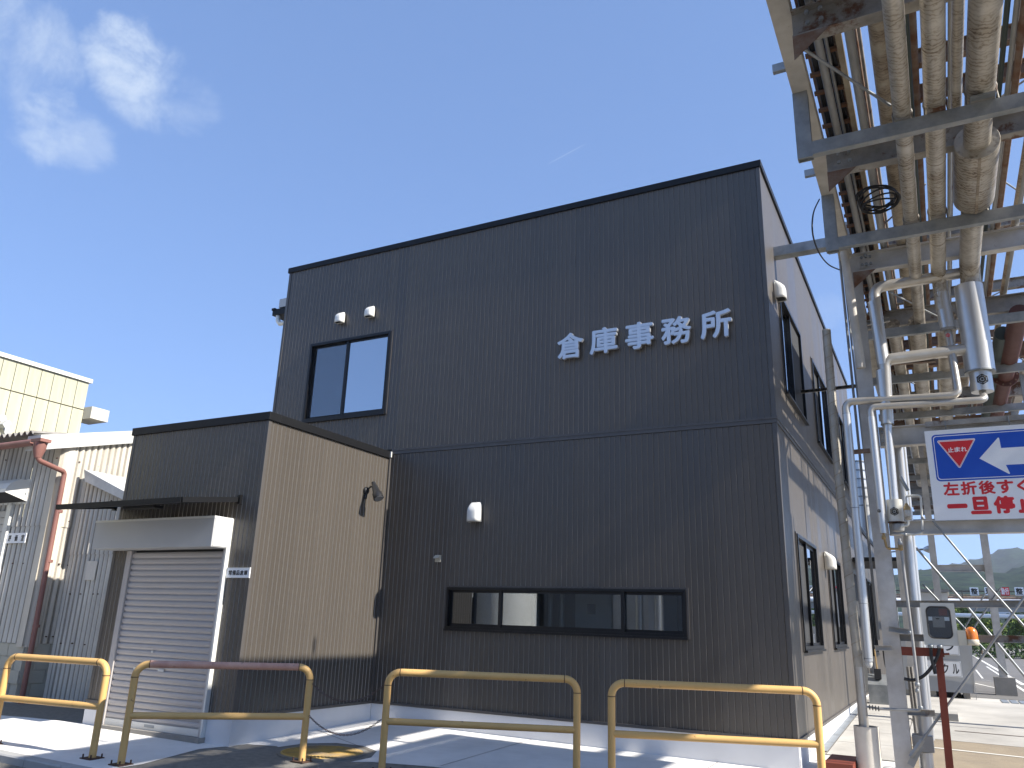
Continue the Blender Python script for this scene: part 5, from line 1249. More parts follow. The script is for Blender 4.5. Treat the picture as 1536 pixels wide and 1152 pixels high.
rbuild(MB().chan(onY(1312, 972, .24), onY(1338, 972, .24), .05, .055, .006), 'pipe_bracket', M['beam'])
# trap loop of thin white pipe
tl = empty('steam_trap', onY(1360, 780, .08), 'small brass topped trap with a loop of thin pale pipe', 'steam trap')
YT = .08
def tp(pts, r, nm='trap_pipe', m='meter', n=10): return MB().tube(path([onY(*p, YT) for p in pts], .03, 5), r, n).build(nm, M[m], parent=tl)
tp([(1360, 757), (1359, 744), (1381, 743), (1384, 799), (1372, 802), (1352, 801)], .012)
tp([(1362, 778), (1363, 788), (1352, 790)], .014)
q = onY(1361, 768, YT); MB().lathe((q.x, YT, q.z - .08), [(.022, -.01), (.030, 0), (.036, .02), (.036, .10), (.030, .12), (.02, .135)], 16).build('trap_body', M['jacket'], parent=tl)
MB().lathe((q.x, YT, q.z + .02), [(.038, 0), (.038, .03), (.024, .05), (.012, .08)], 16).build('trap_cap', M['brass'], parent=tl)
for p_ in ((1384, 777), (1358, 802), (1384, 797)):
    q = onY(*p_, YT); MB().lathe((q.x, YT, q.z - .015), [(.016, 0), (.019, .004), (.019, .026), (.016, .03)], 8).build('pipe_union', M['pvcgrey'], parent=tl)
# thin galvanised drain line going down to the valve near the ground
dl = empty('drain_line', onY(1365, 930, .02), 'thin galvanised pipe running down and across to the wrapped riser', 'pipe')
YD = .02
P = [onY(1349, 808, YD), onY(1352, 826, YD), onY(1372, 985, YD), onY(1381, 1066, YD), onY(1318, 1063, YD)]
MB().tube(path(P, .03, 5), .0155, 12).build('pipe', M['pvcgrey'], parent=dl)
for p_, r_ in (((1364.5, 949), .022), ((1376, 1027), .026), ((1350, 815), .026), ((1376, 1036), .022), ((1381, 1062), .024)):
    q = onY(*p_, YD); MB().lathe((q.x, YD, q.z - .02), [(r_ * .8, 0), (r_, .006), (r_, .034), (r_ * .8, .04)], 8).build('pipe_union', M['galv'], parent=dl)
q = onY(1351, 822, YD); MB().lathe((q.x, YD, q.z - .03), [(.018, 0), (.025, .01), (.025, .06), (.015, .075)], 10).build('brass_union', M['brass'], parent=dl)
q0, q1 = onY(1318, 1063, YD), onY(1300, 1060, YD)
MB().tube([q0, q1], .012, 8).build('valve_stem', M['galv'], parent=dl)
for k in range(4): 
    q = q0.lerp(q1, k / 4); MB().lathe((q.x, YD, q.z), [(.026, -.005), (.028, 0), (.026, .005)], 10, 'x').build('valve_ring', M['dark'], parent=dl)
# V4: the pair of big silver risers behind
v4 = empty('twin_riser', onY(1380, 1000, .6), 'pair of tall silver risers standing right of the column with grey collars', 'pipe')
a, b_ = onY(1352, 700, .62), onY(1399, 1190, .62)
MB().tube([onY(1345, 640, .62), onY(1390, 1100, .62)], .050, 20).build('riser_jacket', M['jacketclean'], parent=v4)
MB().tube([onY(1352, 640, .80), onY(1398, 1110, .80)], .030, 16).build('riser_jacket', M['jacketclean'], parent=v4)
MB().tube([onY(1385, 1069, .55), onY(1388, 1103, .55)], .080, 22).build('riser_collar', M['jacketclean'], parent=v4)
p0 = onY(1368, 1101, .5); p1_ = onY(1402, 1128, .5); MB().box((p0.x, .40, p1_.z), (p1_.x, .62, p0.z)).build('pipe_clamp', M['pvcgrey'], parent=v4)
MB().tube([onY(1388, 1128, .5), onY(1393, 1175, .5)], .072, 22).build('riser_foot', M['jacketclean'], parent=v4)
p0, p1_ = onY(1360, 1063, .3), onY(1403, 1075, .3); MB().chan((p0.x, .3, (p0.z + p1_.z) / 2), (p1_.x, .3, (p0.z + p1_.z) / 2), .06, .07, .006).build('pipe_bracket', M['galvrust'], parent=v4)
for xx in (1360, 1357): pass
for k, (pxa, r) in enumerate(((1362, .022), (1367, .016))):
    a, b_ = onY(pxa, 1000, .9), onY(pxa + 16, 1130, .9); MB().tube([a, b_], r, 10).build('bare_pipe', M['galvrust'], label=['thin rusty pipe standing behind the twin risers', 'slimmest bare pipe standing behind the twin risers'][k], cat='pipe')
# wrapped riser next to the wall and its white base drum
wr_ = empty('wrapped_riser', onY(1270, 860, .3), 'spirally taped duct standing by the side wall on a rusty white drum', 'duct')
pts = [onY(1296, 1090, .3), onY(1288, 1000, .3), onY(1271.5, 850, .3), onY(1253, 660, .3), onY(1239.5, 495, .3)]
MB().tube(pts[1:], .052, 18).build('wrapped_pipe', M['spiral'], parent=wr_)
MB().tube(pts[:2], .052, 18).build('foil_wrap', M['jacketh'], parent=wr_)
# helical tape edge
hx_ = []; tot = 0
Pp = pts[1:]
for k in range(len(Pp) - 1):
    a, b_ = Pp[k], Pp[k + 1]; Ls = (b_ - a).length; n = int(Ls / .012)
    for i in range(n):
        t = i / n; c_ = a.lerp(b_, t); an = (tot + t * Ls) / .15 * 2 * math.pi; hx_.append(c_ + Vector((math.cos(an) * .0525, math.sin(an) * .0525, 0)))
    tot += Ls
MB().tube(hx_, .0035, 4).build('tape_edge', M['jacketd'], parent=wr_)
q = onY(1296, 1089, .3)
MB().lathe((q.x + .02, .3, gz(.7, .3) - .02), [(.13, 0), (.13, q.z - gz(.7, .3) + .02), (.118, q.z - gz(.7, .3) + .02), (.118, q.z - .12)], 28).build('base_drum', mat('drum_paint', (.62, .58, .50), .7, 0, c2=(.45, .41, .35), ns=5, rust=.22, rustc=(.25, .12, .06), rs=7, bump=.1), parent=wr_)
b = MB(); p = onZ(1238, 1149, gz(.3, .3) + .1); b.box((p.x - .02, -.1, gz(.4, .3)), (.56, .62, gz(.4, .3) + .13)); b.build('floor_box', M['oxide'], label='low dark red steel box on the ground behind the guard rail', cat='box')
# meter box on its red post
mb_ = empty('meter_box', onY(1408, 935, .1), 'pale grey meter box with a rounded window on a dark red post', 'meter box')
ym = .12
A = onY(1380, 903, ym); B_ = onY(1434, 906, ym); C_ = onY(1436, 970, ym); D_ = onY(1386, 966, ym)
x0, x1 = (A.x + D_.x) / 2, (B_.x + C_.x) / 2; z1, z0 = (A.z + B_.z) / 2, (C_.z + D_.z) / 2
MB().box((x0, ym + .012, z0), (x1, ym + .17, z1)).build('box_body', M['meter'], parent=mb_, bevel=.004)
# door frame ring with rounded opening
def rrect(x0, x1, z0, z1, r, y, n=5):
    o = []
    for cx_, cz_, a0 in ((x1 - r, z1 - r, 0), (x0 + r, z1 - r, 90), (x0 + r, z0 + r, 180), (x1 - r, z0 + r, 270)):
        for k in range(n + 1): a = R(a0 + 90 * k / n); o.append(Vector((cx_ + r * math.cos(a), y, cz_ + r * math.sin(a))))
    return o
wx0, wx1, wz0, wz1 = x0 + .055, x1 - .05, z0 + .075, z1 - .04
inn = rrect(wx0, wx1, wz0, wz1, .05, ym - .004); outr = rrect(x0, x1, z0, z1, .006, ym - .004); b = MB(); n = len(inn)
for k in range(n):
    k2 = (k + 1) % n; b.quad(outr[k], outr[k2], inn[k2], inn[k]); b.quad(inn[k], inn[k2], inn[k2] + Vector((0, .016, 0)), inn[k] + Vector((0, .016, 0))); b.quad(outr[k2], outr[k], outr[k] + Vector((0, .016, 0)), outr[k2] + Vector((0, .016, 0)))
b.build('box_door', M['meter'], parent=mb_)
MB().tube(rrect(wx0, wx1, wz0, wz1, .05, ym - .006), .008, 6, closed=True).build('window_gasket', M['cable'], parent=mb_)
g_ = MB(); g_.quad(*rrect(wx0, wx1, wz0, wz1, .05, ym + .002)[::-1]); g_.build('box_window', M['glass'], parent=mb_)
b = MB(); b.quad(*rrect(wx0, wx1, wz0, wz1, .05, ym + .0108)[::-1]); b.build('meter_backplate', M['screen'], parent=mb_)
MB().box((wx0 + .012, ym + .004, wz1 - .145), (wx1 - .012, ym + .009, wz1 - .105)).build('paper_strip', M['signwhite'], parent=mb_)
MB().box((wx0 + .05, ym + .003, wz0 + .11), (wx1 - .06, ym + .009, wz0 + .22)).build('meter_face', M['conc2'], parent=mb_)
for k, (dx, s_) in enumerate(((.11, '400'),)): pass
MB().box((wx0 + .085, ym - .001, wz0 + .195), (wx1 - .11, ym + .002, wz0 + .205)).build('meter_text_bar', M['ink'], parent=mb_)
MB().box((wx0 + .12, ym + .003, wz1 - .09), (wx0 + .2, ym + .009, wz1 - .02)).build('terminal_block', M['oxide'], parent=mb_)
pA = onY(1352, 973, .22); pB = onY(1417, 986, .22)
zb_r = onY(1400, 985, .22).z
MB().chan((pA.x, .22, z0 - .075), (pB.x, .22, z0 - .075), .05, .09, .006, flip=-1).build('support_bar', M['oxide'], parent=mb_)
pt = onY(1409, 985, .2); pb_ = onY(1424, 1152, .2)
MB().prof((pt.x, .2, z0 - .04), (pb_.x - .0, .2, gz(1.3, .2) - .05), [(-.037, -.03), (.037, -.03), (.037, -.02), (-.027, -.02), (-.027, .03), (-.037, .03)], up=(0, 1, 0)).build('support_post', M['oxide'], parent=mb_)
MB().tube([(pt.x + .04, .18, z0 - .09), (pt.x + .10, .18, z0 - .085)], .012, 6).build('clamp_bolt', M['oxide'], parent=mb_)
def cab(pts, y): 
    wirep = [onY(*p, y) for p in pts]; P = []
    for k in range(len(wirep) - 1):
        a = wirep[max(0, k - 1)]; b_ = wirep[k]; c_ = wirep[k + 1]; d = wirep[min(len(wirep) - 1, k + 2)]
        for t in [i / 5 for i in range(5)]: P.append(.5 * ((2 * b_) + (c_ - a) * t + (2 * a - 5 * b_ + 4 * c_ - d) * t * t + (3 * b_ - a - 3 * c_ + d) * t ** 3))
    P.append(wirep[-1]); MB().tube(P, .0175, 10).build('power_cable', M['cable'], parent=mb_)
cab([(1396, 968), (1397, 985), (1401, 1003), (1403, 1011)], .12)
cab([(1410, 968), (1406, 985), (1398, 1000), (1385, 1014), (1370, 1020), (1356, 1018)], .13)
cab([(1326, 976), (1330, 1000), (1340, 1014), (1357, 1019)], .52)
for px in (1396, 1410): q = onY(px, 970, .12); MB().lathe((q.x, .12, z0 - .03), [(.028, 0), (.030, .004), (.030, .024), (.026, .03)], 8).build('cable_gland', M['galv'], parent=mb_)
# beacon
bq = onY(1457, 953, .16); bc = empty('warning_beacon', bq, 'orange warning beacon fixed to the right side of the meter box', 'beacon')
r_ = .062; zb2 = onY(1457, 968, .16).z
MB().lathe((bq.x, .16, zb2), [(r_ * .9, 0), (r_ * 1.08, .01), (r_ * 1.08, .05), (r_, .06)], 24).build('beacon_base', M['beige'], parent=bc)
MB().lathe((bq.x, .16, zb2 + .06), [(r_, 0), (r_, .045), (r_ * .93, .085), (r_ * .7, .11), (r_ * .35, .125), (.002, .13)], 24).build('beacon_dome', M['amber'], parent=bc)
MB().box((x1, .10, zb2 - .005), (bq.x - .05, .24, zb2 + .15)).build('beacon_bracket', M['beige'], parent=bc)

# ================================================================== TRAFFIC SIGN ON THE RACK
ysg = .22
TL, BL_ = onY(1385, 647, ysg), onY(1404, 781, ysg)
sx0 = (TL.x + BL_.x) / 2; sz1 = TL.z + .0; sz0 = BL_.z; sw_ = 1.19
sg = empty('stop_direction_sign', (sx0 + sw_ / 2, ysg, sz0), 'large white board with blue arrow panel, red triangle and red lettering hung on the rack', 'traffic sign')
MB().box((sx0, ysg, sz0), (sx0 + sw_, ysg + .02, sz1)).build('sign_board', M['signwhite'], parent=sg)
b = MB(); b.box((sx0 - .004, ysg - .003, sz0 - .004), (sx0 + sw_ + .004, ysg + .022, sz0 - .0005)); b.build('board_edge', M['galv'], parent=sg); MB().box((sx0 - .004, ysg - .003, sz1 + .0005), (sx0 + sw_ + .004, ysg + .022, sz1 + .004)).build('board_edge', M['galv'], parent=sg)
def flat(pts, y, m, nm): 
    return MB().quad(*[Vector((p[0], y, p[1])) for p in pts]).build(nm, m, parent=sg)
sH = sz1 - sz0
def fx(u): return sx0 + u * sw_
def fz_(v_): return sz1 - v_ * sH
# blue panel u .06-.94, v .055-.56 ; thin white inner line
def rr2(u0, u1, v0, v1, r, y): return [(p.x, p.z) for p in rrect(fx(u0), fx(u1), fz_(v1), fz_(v0), r, 0)][::-1]
def face(pts, y, m, nm):
    P = [Vector((p[0], y, p[1])) for p in pts]
    n_ = (P[1] - P[0]).cross(P[2] - P[1])
    a = sum((P[i].x * P[(i + 1) % len(P)].z - P[(i + 1) % len(P)].x * P[i].z) for i in range(len(P)))
    if a < 0: P = P[::-1]
    return MB().quad(*P).build(nm, m, parent=sg)
face(rr2(.055, .945, .05, .575, .045, 0), ysg - .0012, M['signblue'], 'blue_panel')
face(rr2(.068, .932, .066, .558, .036, 0), ysg - .0020, M['signwhite'], 'white_line')
face(rr2(.074, .926, .074, .550, .032, 0), ysg - .0028, M['signblue'], 'blue_panel')
def tri(cx_, ct, wd, ht, rr, y, m, nm):
    P = []; V = [Vector((cx_ - wd / 2, 0, ct)), Vector((cx_ + wd / 2, 0, ct)), Vector((cx_, 0, ct - ht))]
    for k in range(3): P += arcpts(V[k], V[k - 1], V[(k + 1) % 3], rr, 5)
    face([(p.x, p.z) for p in P], y, m, nm)
tcx = fx(.262)
tri(tcx, fz_(.118), .40, .345, .014, ysg - .0036, M['signwhite'], 'triangle_border')
tri(tcx, fz_(.125), .378, .325, .009, ysg - .0044, M['signred'], 'triangle_line')
tri(tcx, fz_(.129), .366, .314, .007, ysg - .0052, M['signwhite'], 'triangle_line')
tri(tcx, fz_(.136), .348, .298, .004, ysg - .0060, M['signred'], 'red_triangle')
for i, ch in enumerate('止まれ'): char(ch, (tcx + (i - 1) * .066, ysg - .0068, fz_(.232)), .058, .056, .0008, M['signwhite'], parent=sg, bold=.022)
# arrow
ar = [(.435, .345), (.618, .118), (.623, .245), (.90, .245), (.90, .430), (.640, .430), (.668, .540)]
P = [Vector((fx(u), 0, fz_(v_))) for u, v_ in ar]; Q = []
for k in range(len(P)):
    if k in (1, 6): Q += arcpts(P[k], P[k - 1], P[(k + 1) % len(P)], .008, 4)
    else: Q.append(P[k])
face([(p.x, p.z) for p in [P[0], *Q[1:]]][::-1], ysg - .0036, M['signwhite'], 'arrow')
for i, ch in enumerate('左折後すぐ'): char(ch, (fx(.167 + i * .1475), ysg - .0018, fz_(.660)), .158 if ch != 'ぐ' else .13, .152, .0016, M['signred'], parent=sg, bold=.034)
for i, ch in enumerate('一旦停止'): char(ch, (fx(.200 + i * .190), ysg - .0018, fz_(.850)), .200, .195 if ch != '一' else .05, .0016, M['signred'], parent=sg, bold=.055)
for u in (.19, .72, .98):
    MB().bar((fx(u), ysg + .03, sz1 - .05), (fx(u), ysg + .03, sz1 + .11), .035, .008).build('hanging_strap', M['galv'], parent=sg)
MB().box((sx0 + .02, ysg + .03, sz1 + .06), (sx0 + sw_, ysg + .09, sz1 + .12)).build('hanging_bar', M['galvrust'], parent=sg)

# ================================================================== FAR SIDE OF THE YARD
# steel container with hand painted recycling boards
Yc = 10.2
cA, cB = onY(1378, 1046, Yc), onY(1462, 1050, Yc)
bx1t, bx1b = onY(1457, 948, Yc).x, onY(1463, 1050, Yc).x
ct = empty('recycling_container', (1.5, Yc, .29), 'grey steel recycling container with hand painted Japanese boards', 'container')
zt_ = onY(1440, 946, Yc).z; zb_ = onY(1455, 1040, Yc).z
b = MB(); F = [(.55, Yc, zb_), (bx1b, Yc, zb_), (bx1t, Yc + .15, zt_), (.55, Yc + .15, zt_)]; Bk = [(.55, Yc + 1.6, zb_), (bx1b, Yc + 1.6, zb_), (bx1t, Yc + 1.5, zt_), (.55, Yc + 1.5, zt_)]
b.quad(*F); b.quad(*Bk[::-1])
for k in range(4): b.quad(F[(k + 1) % 4], F[k], Bk[k], Bk[(k + 1) % 4])
b.build('container_body', M['bin'], parent=ct)
MB().box((bx1t - .06, Yc - .03, zb_ - .12), (bx1b + .02, Yc + .02, zt_)).build('edge_plate', M['bin'], parent=ct)
for xx in (.62, 1.15, bx1b - .2): MB().box((xx, Yc + .05, .27), (xx + .12, Yc + 1.4, zb_)).build('foot', M['conc2'], parent=ct)
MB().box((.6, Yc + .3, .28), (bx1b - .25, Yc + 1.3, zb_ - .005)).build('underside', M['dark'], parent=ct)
def board(px0, px1, py0, py1, text, chw, chh, x_shift=0):
    a, c_ = onY(px0, py0, Yc + .02), onY(px1, py1, Yc + .02); yb = Yc - .01
    MB().box((a.x, yb, c_.z), (c_.x, yb + .01, a.z)).build('painted_board', M['signwhite'], parent=ct)
    rr_ = rrect(a.x + .012, c_.x - .012, c_.z + .012, a.z - .012, .03, yb - .003); MB().tube(rr_, .003, 4, closed=True).build('board_line', M['pvcgrey'], parent=ct)
    n_ = len(text); wd_ = c_.x - a.x
    for i, ch in enumerate(text): char(ch, (a.x + wd_ * (i + .5) / n_ * .97 + .01, yb - .003, (a.z + c_.z) / 2), chw, chh, .003, M['ink'], parent=ct, bold=.02)
board(1378, 1440, 956, 983, 'プラ', .20, .17)
board(1378, 1444, 989, 1016, 'サイクル', .125, .20)
# small sheet metal bin beside the far wall, broom handle in it
q = onX(1306, 1049, .32); zz = gz(.3, q.y)
sb_ = empty('metal_hopper', (.35, 7.6, .28), 'small sheet metal hopper with a sloping lid near the far end of the wall', 'hopper')
b = MB(); b.prof((.18, 7.4, .28), (.62, 7.4, .28), [(-.15, 0), (.15, 0), (.15, .34), (-.15, .52)], up=(0, 0, 1)); b.build('hopper_body', M['galv'], parent=sb_)
MB().tube([(.36, 7.45, .7), (.33, 7.6, 1.25)], .014, 6).build('broom_handle', M['brass'], parent=sb_)
b = MB(); b.prof((.30, 7.4, .72), (.42, 7.4, .72), [(-.06, 0), (.06, 0), (.03, .18), (-.03, .18)], up=(0, 0, 1)); b.build('broom_head', M['cable'], parent=sb_)
# white shed and machinery seen between the pipes
MB().box((.75, 16.5, .3), (1.75, 19, 2.75)).build('white_cabin', M['white'], label='white cabin glimpsed between the column and the twin risers', cat='cabin')
MB().box((.70, 16.4, 2.76), (1.8, 19.1, 2.84)).build('cabin_roof', M['pvcgrey'], label='thin grey flat roof sheet of the white cabin', cat='roof')
# second spiral duct far behind the building
dct = empty('silver_duct', (-.6, 20, 5), 'ribbed silver duct rising behind the far end of the building', 'duct')
a, c_ = onY(1296, 760, 20), onY(1286, 694, 20)
MB().tube([a + Vector((0, 0, -3)), a, c_], [.24, .24, .22], 16).build('duct_pipe', M['jacketclean'], parent=dct)
for k in range(6): q = a.lerp(c_, k / 5); MB().tube([q, q + Vector((0, 0, .04))], [.26, .26], 16).build('jacket_ring', M['galv'], parent=dct)
# street lamp and its arm behind the rack
st = empty('street_lamp', onY(1375, 826, 22), 'grey street lamp with a drooping oval head beyond the rack', 'street lamp')
a = onY(1336, 828, 22); c_ = onY(1384, 824, 22); e_ = onY(1396, 824, 22)
MB().tube([(a.x, 22, .29), (a.x, 22, a.z), (c_.x, 22, c_.z)], .035, 8).build('lamp_pole', M['galv'], parent=st)
MB().lathe((c_.x, 22, c_.z), [(.03, 0), (.07, .05), (.13, .17), (.12, .28), (.04, .34)], 14, 'x').build('lamp_shade', M['jacketclean'], parent=st)

# pipe bridge with safety slogan boards
Yb = 60
pbx = empty('pipe_bridge', (6, Yb, 0), 'distant white pipe bridge with railings and square slogan boards', 'pipe bridge')
zd = onY(1500, 905, Yb).z; zr = onY(1500, 888, Yb).z; zr2 = onY(1500, 897, Yb).z
for k, (py, r, m) in enumerate(((903, .20, 'signwhite'), (897, .10, 'rusty'), (887, .04, 'cable'), (893, .035, 'rusty'), (924, .16, 'signwhite'))):
    z = onY(1500, py, Yb).z; MB().tube([(-6, Yb + k * .1, z), (26, Yb + k * .1, z)], r, 10).build('bridge_pipe', M[m], parent=pbx)
z = onY(1500, 911, Yb).z; MB().box((3.4, Yb + .3, z - .3), (26, Yb + .9, z + .3)).build('bridge_girder', M['pvcgrey'], parent=pbx)
for xx in range(-5, 26, 2): MB().tube([(xx, Yb, zr2), (xx, Yb, zr + .1)], .035, 6).build('rail_post', M['cable'], parent=pbx)
for xx in (-4, 14, 24): MB().box((xx, Yb, 0), (xx + .4, Yb + .4, zd)).build('bridge_leg', M['paintgrey'], parent=pbx)
for (pxc, ch, m, tm) in ((1461.5, '整', 'signwhite', 'ink'), (1483.5, '理', 'signwhite', 'ink'), (1507.5, '励行', 'signred', 'signwhite'), (1529, '整', 'signwhite', 'ink'), (1550, '頓', 'signwhite', 'ink')):
    q = onY(pxc, 887, Yb - .15); w_ = .56 if len(ch) == 1 else .55
    MB().box((q.x - w_ / 2, Yb - .15, q.z - .29), (q.x + w_ / 2, Yb - .11, q.z + .29)).build('slogan_board', M[m], parent=pbx)
    for i, c1 in enumerate(ch): char(c1, (q.x + (i - (len(ch) - 1) / 2) * .25, Yb - .155, q.z), .44 if len(ch) == 1 else .22, .46, .01, M[tm], parent=pbx, bold=.03)
# vans parked far away behind the near trees
van = None
for k, px in enumerate((1464, 1478, 1492, 1508)):
    q = onY(px, 918, 82); z0 = q.z - .55
    if van is None:
        van = empty('parked_van', (q.x, 82, z0), 'white van parked far behind the trees, leftmost of the row', 'van', 'white vans parked beyond the trees')
        MB().prof((q.x - .45, 82, z0 + .2), (q.x + .45, 82, z0 + .2), [(-1.2, 0), (1.2, 0), (1.2, .7), (.7, 1.1), (-1.2, 1.15)], up=(0, 0, 1)).build('van_body', M['signwhite'], parent=van)
        MB().box((q.x - .36, 80.75, z0 + .75), (q.x + .36, 80.79, z0 + 1.1)).build('windscreen', M['frame'], parent=van)
    else: copy_tree(van, loc=(q.x, 82, z0), label='white van parked far behind the trees, %s' % ['', 'second from the left', 'third from the left', 'rightmost of the row'][k])

# ---- trees --------------------------------------------------------------
def leaf_cloud(rng, blobs, n, size):
    V = []; F = []
    for i in range(n):
        c, r = rng.choice(blobs)
        while True:
            d = Vector((rng.uniform(-1, 1), rng.uniform(-1, 1), rng.uniform(-1, 1)))
            if .05 < d.length < 1: break
        rad = r * (.55 + .5 * rng.random() ** .6) if rng.random() < .8 else r * rng.random()
        p = Vector(c) + Vector((d.x, d.y, d.z * .85)).normalized() * rad
        a = Vector((rng.gauss(0, 1), rng.gauss(0, 1), rng.gauss(0, 1))).normalized(); b_ = a.cross(Vector((rng.gauss(0, 1), rng.gauss(0, 1), rng.gauss(0, 1)))).normalized()
        s = size * rng.uniform(.6, 1.3); k = len(V)
        V += [p - a * s, p + b_ * s * .5, p + a * s, p - b_ * s * .5]; F.append((k, k + 1, k + 2, k + 3))
    return V, F
def tree(name, x, y, z, h, w_, label, m, seed, n=5200, size=.16):
    rng = random.Random(seed); t = empty(name, (x, y, z), label, 'tree', 'trees beyond the parking lot')
    b = MB(); b.tube([(x, y, z), (x + .1, y, z + h * .3), (x - .05, y, z + h * .55), (x + .05, y, z + h * .8)], [h * .035, h * .028, h * .018, h * .006], 8)
    blobs = []
    for k in range(15):
        a = rng.uniform(0, 6.28); rr = rng.uniform(.1, .75) * w_ / 2; zz = z + h * rng.uniform(.28, .86); sh = 1 - abs((zz - z) / h - .5) * .9
        c = (x + math.cos(a) * rr * sh, y + math.sin(a) * rr * sh, zz); r = w_ * rng.uniform(.15, .25); blobs.append((c, r))
        b.tube([(x, y, z + h * .35), (x + math.cos(a) * rr * .5, y + math.sin(a) * rr * .5, (z + h * .35 + zz) / 2), c], [h * .014, h * .008, h * .003], 5)
    b.build('trunk', M['bark'], parent=t)
    V, F = leaf_cloud(rng, blobs, n, size); me = bpy.data.meshes.new('crown'); me.from_pydata([v - Vector((x, y, z)) for v in V], [], F); me.materials.append(m)
    o = bpy.data.objects.new('crown', me); col.objects.link(o); o.parent = t
for k, (px, pyt, Y, wpx, m, lab) in enumerate((
        (1395, 903, 92, 40, 'leaf2', 'dark green tree partly hidden by the meter box, leftmost of the far trees'),
        (1449, 883, 100, 38, 'leaf', 'light green round topped tree behind the slogan boards'),
        (1422, 905, 96, 34, 'leaf', 'bright green tree just above the warning beacon'),
        (1462, 908, 74, 40, 'leaf2', 'dark bushy tree left of the far column, in front of the bridge'),
        (1484, 924, 66, 34, 'leaf', 'yellow green low tree directly left of the far column'),
        (1516, 915, 78, 30, 'leaf2', 'dark tree directly right of the far column'),
        (1531, 926, 64, 44, 'leaf', 'broad green tree at the right edge of the yard'),
        (1560, 905, 80, 60, 'leaf2', 'large dark tree cut off by the right edge'))):
    q = onY(px, pyt, Y); h = q.z - .3; w_ = wpx / FPX * (Y + 10) * 1.1
    tree('broadleaf_tree', q.x, Y, .3, h, w_, lab, M[m], 40 + k, n=4200)
# low hedge along the lot edge (reads as one mass)
rng = random.Random(5); blobs = [((x + rng.uniform(-.6, .6), 58 + rng.uniform(-1, 1), .9 + rng.uniform(0, .7)), 1.0) for x in [i * 1.0 - 4 for i in range(34)]]
V, F = leaf_cloud(rng, blobs, 9000, .14); me = bpy.data.meshes.new('hedge'); me.from_pydata([v for v in V if True], [], F); me.materials.append(M['leaf2'])
o = bpy.data.objects.new('hedge', me); col.objects.link(o); tag(o, 'long dark green hedge along the far edge of the parking lot', 'hedge', kind='stuff')

# ---- hills --------------------------------------------------------------
M['forest'] = mat('forest_hill', (.022, .042, .020), .95, 0, c2=(.004, .012, .008), ns=.11, namt=1.0, bump=1.0, bs=.2, spec=.1, lo=.42, hi=.6)
def hill(name, Y, depth, prof_, rough_amp, seed, nx=240, ny=46):
    P = [onY(px, py, Y) for px, py in prof_]; xs0, xs1 = P[0].x, P[-1].x
    def hz(x):
        for a, c_ in zip(P[:-1], P[1:]):
            if a.x <= x <= c_.x: t = (x - a.x) / (c_.x - a.x); t = t * t * (3 - 2 * t); return a.z + (c_.z - a.z) * t
        return P[0].z if x < xs0 else P[-1].z
    V = []; F = []
    for j in range(ny + 1):
        f = j / ny
        for i in range(nx + 1):
            x = xs0 + (xs1 - xs0) * i / nx; y = Y - depth + depth * 1.3 * f; g = min(1, f * 1.3)
            prof_z = math.sin(g * math.pi / 2) ** 1.15 if f < .77 else math.cos((f - .77) / .23 * math.pi / 2) * .9 + .1
            z = hz(x) * prof_z
            nz = noise.noise(Vector((x * .012 + seed, y * .012, 0))) * rough_amp * 2 + noise.noise(Vector((x * .07 + seed, y * .07, 3))) * rough_amp * .6 + abs(noise.noise(Vector((x * .16, y * .16, seed)))) * rough_amp * .8
            z += nz * g
            V.append((x, y, max(z, -.5) if f < .02 else z))
    for j in range(ny):
        for i in range(nx): a = j * (nx + 1) + i; F.append((a, a + 1, a + nx + 2, a + nx + 1))
    me = bpy.data.meshes.new(name); me.from_pydata(V, [], F); me.materials.append(M['forest'])
    for p in me.polygons: p.use_smooth = True
    o = bpy.data.objects.new(name, me); col.objects.link(o); o['kind'] = 'structure'
hill('hill', 620, 330, [(300, 905), (900, 890), (1200, 884), (1330, 872), (1400, 862), (1450, 858), (1490, 866), (1540, 857), (1600, 865), (1750, 880), (2600, 900)], 4.0, 3.3)
hill('mountain', 1400, 650, [(600, 890), (1000, 880), (1300, 875), (1380, 868), (1430, 857), (1462, 850), (1482, 843), (1499, 832), (1514, 830), (1528, 834), (1545, 845), (1600, 852), (1800, 870), (2600, 900)], 7.0, 8.1)

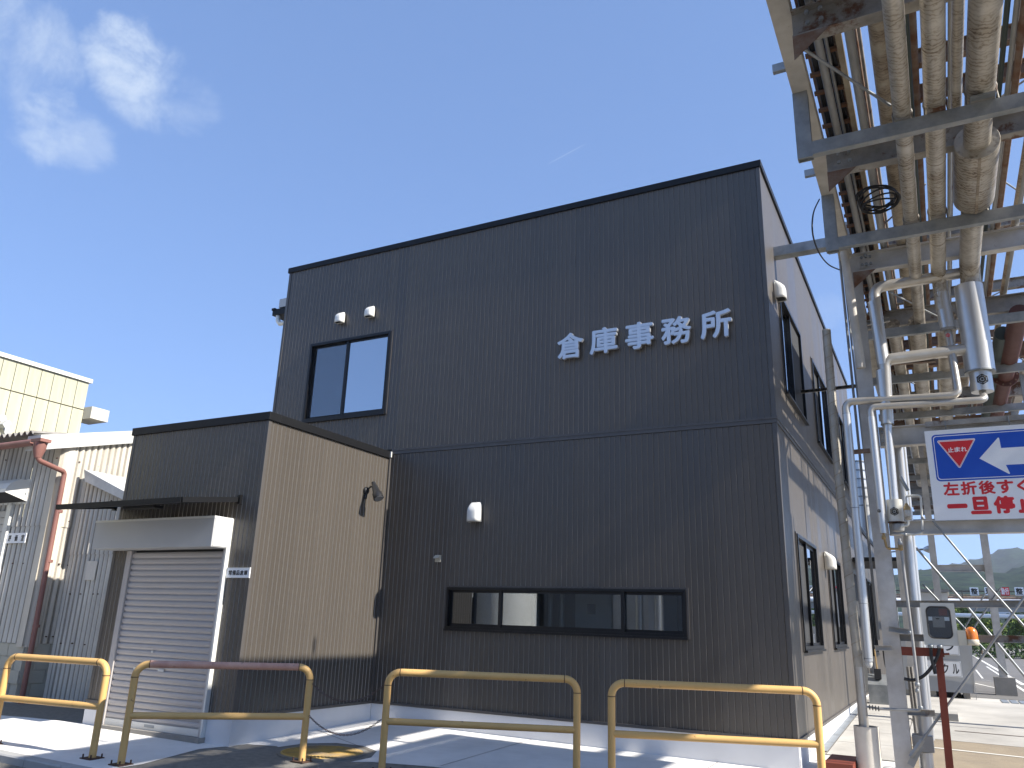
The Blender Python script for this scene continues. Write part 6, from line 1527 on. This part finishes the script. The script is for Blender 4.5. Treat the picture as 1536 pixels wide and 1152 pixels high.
# ================================================================== ACROSS THE ROAD, BEHIND THE PHOTOGRAPHER (seen in the panes)
ob = empty('opposite_factory', (-10, -26, 0), 'grey factory hall across the road, seen only as a reflection', 'building')
MB().box((-34, -36, 0), (5.5, -26, 6.2)).build('wall', M['facade'], parent=ob)
MB().box((-34.2, -36.2, 6.2), (5.7, -25.8, 6.35)).build('parapet_cap', M['trim'], parent=ob)
for k, xx in enumerate((-30, -24, -18, -12, -6, 0)): MB().box((xx, -26.0, 1.0), (xx + 2.4, -25.95, 3.2)).build('loading_door', M['box'] if k % 2 else M['screen'], parent=ob)
tk = empty('storage_tank', (-20, -20, 0), 'white storage tank across the road, seen only as a reflection', 'tank')
MB().lathe((-15, -21, 0), [(1.3, 0), (1.3, 5.2), (1.0, 5.7), (.1, 6.0)], 30).build('tank_shell', M['white'], parent=tk)
for k, xx in enumerate((-9.4, -8.6)):
    MB().tube([(xx, -22, 0), (xx, -22, 6)], .16, 12).build('tall_pipe', M['jacketclean'], label=['silver pipe across the road with a red foot, left', 'silver pipe across the road with a red foot, right'][k], cat='pipe')
for k, zz in enumerate((9.4, 10.0)):
    P = [Vector((-40 + i * 4, -17, zz - .9 * math.sin(math.pi * i / 20))) for i in range(21)]
    MB().tube(P, .012, 5).build('overhead_wire', M['cable'], label=['upper overhead wire across the road, mirrored in the upper window', 'lower overhead wire across the road, mirrored in the upper window'][1 - k], cat='wire')

# ---- the air: pale even haze round the whole scene
hz_ = MB().box((-1800, -220, -1.2), (1800, 1790, 200)).build('haze', M['dark'], org=(0, 0, 0), label='thin pale summer haze over the whole place', cat='haze', kind='stuff')
hm = bpy.data.materials.new('haze'); hm.use_nodes = True; t = hm.node_tree
for k in list(t.nodes): t.nodes.remove(k)
o_ = t.nodes.new('ShaderNodeOutputMaterial'); pv = t.nodes.new('ShaderNodeVolumePrincipled'); pv.inputs['Color'].default_value = (.80, .88, 1.0, 1); pv.inputs['Density'].default_value = .00026; pv.inputs['Anisotropy'].default_value = .2
t.links.new(pv.outputs[0], o_.inputs['Volume']); hz_.data.materials.clear(); hz_.data.materials.append(hm)
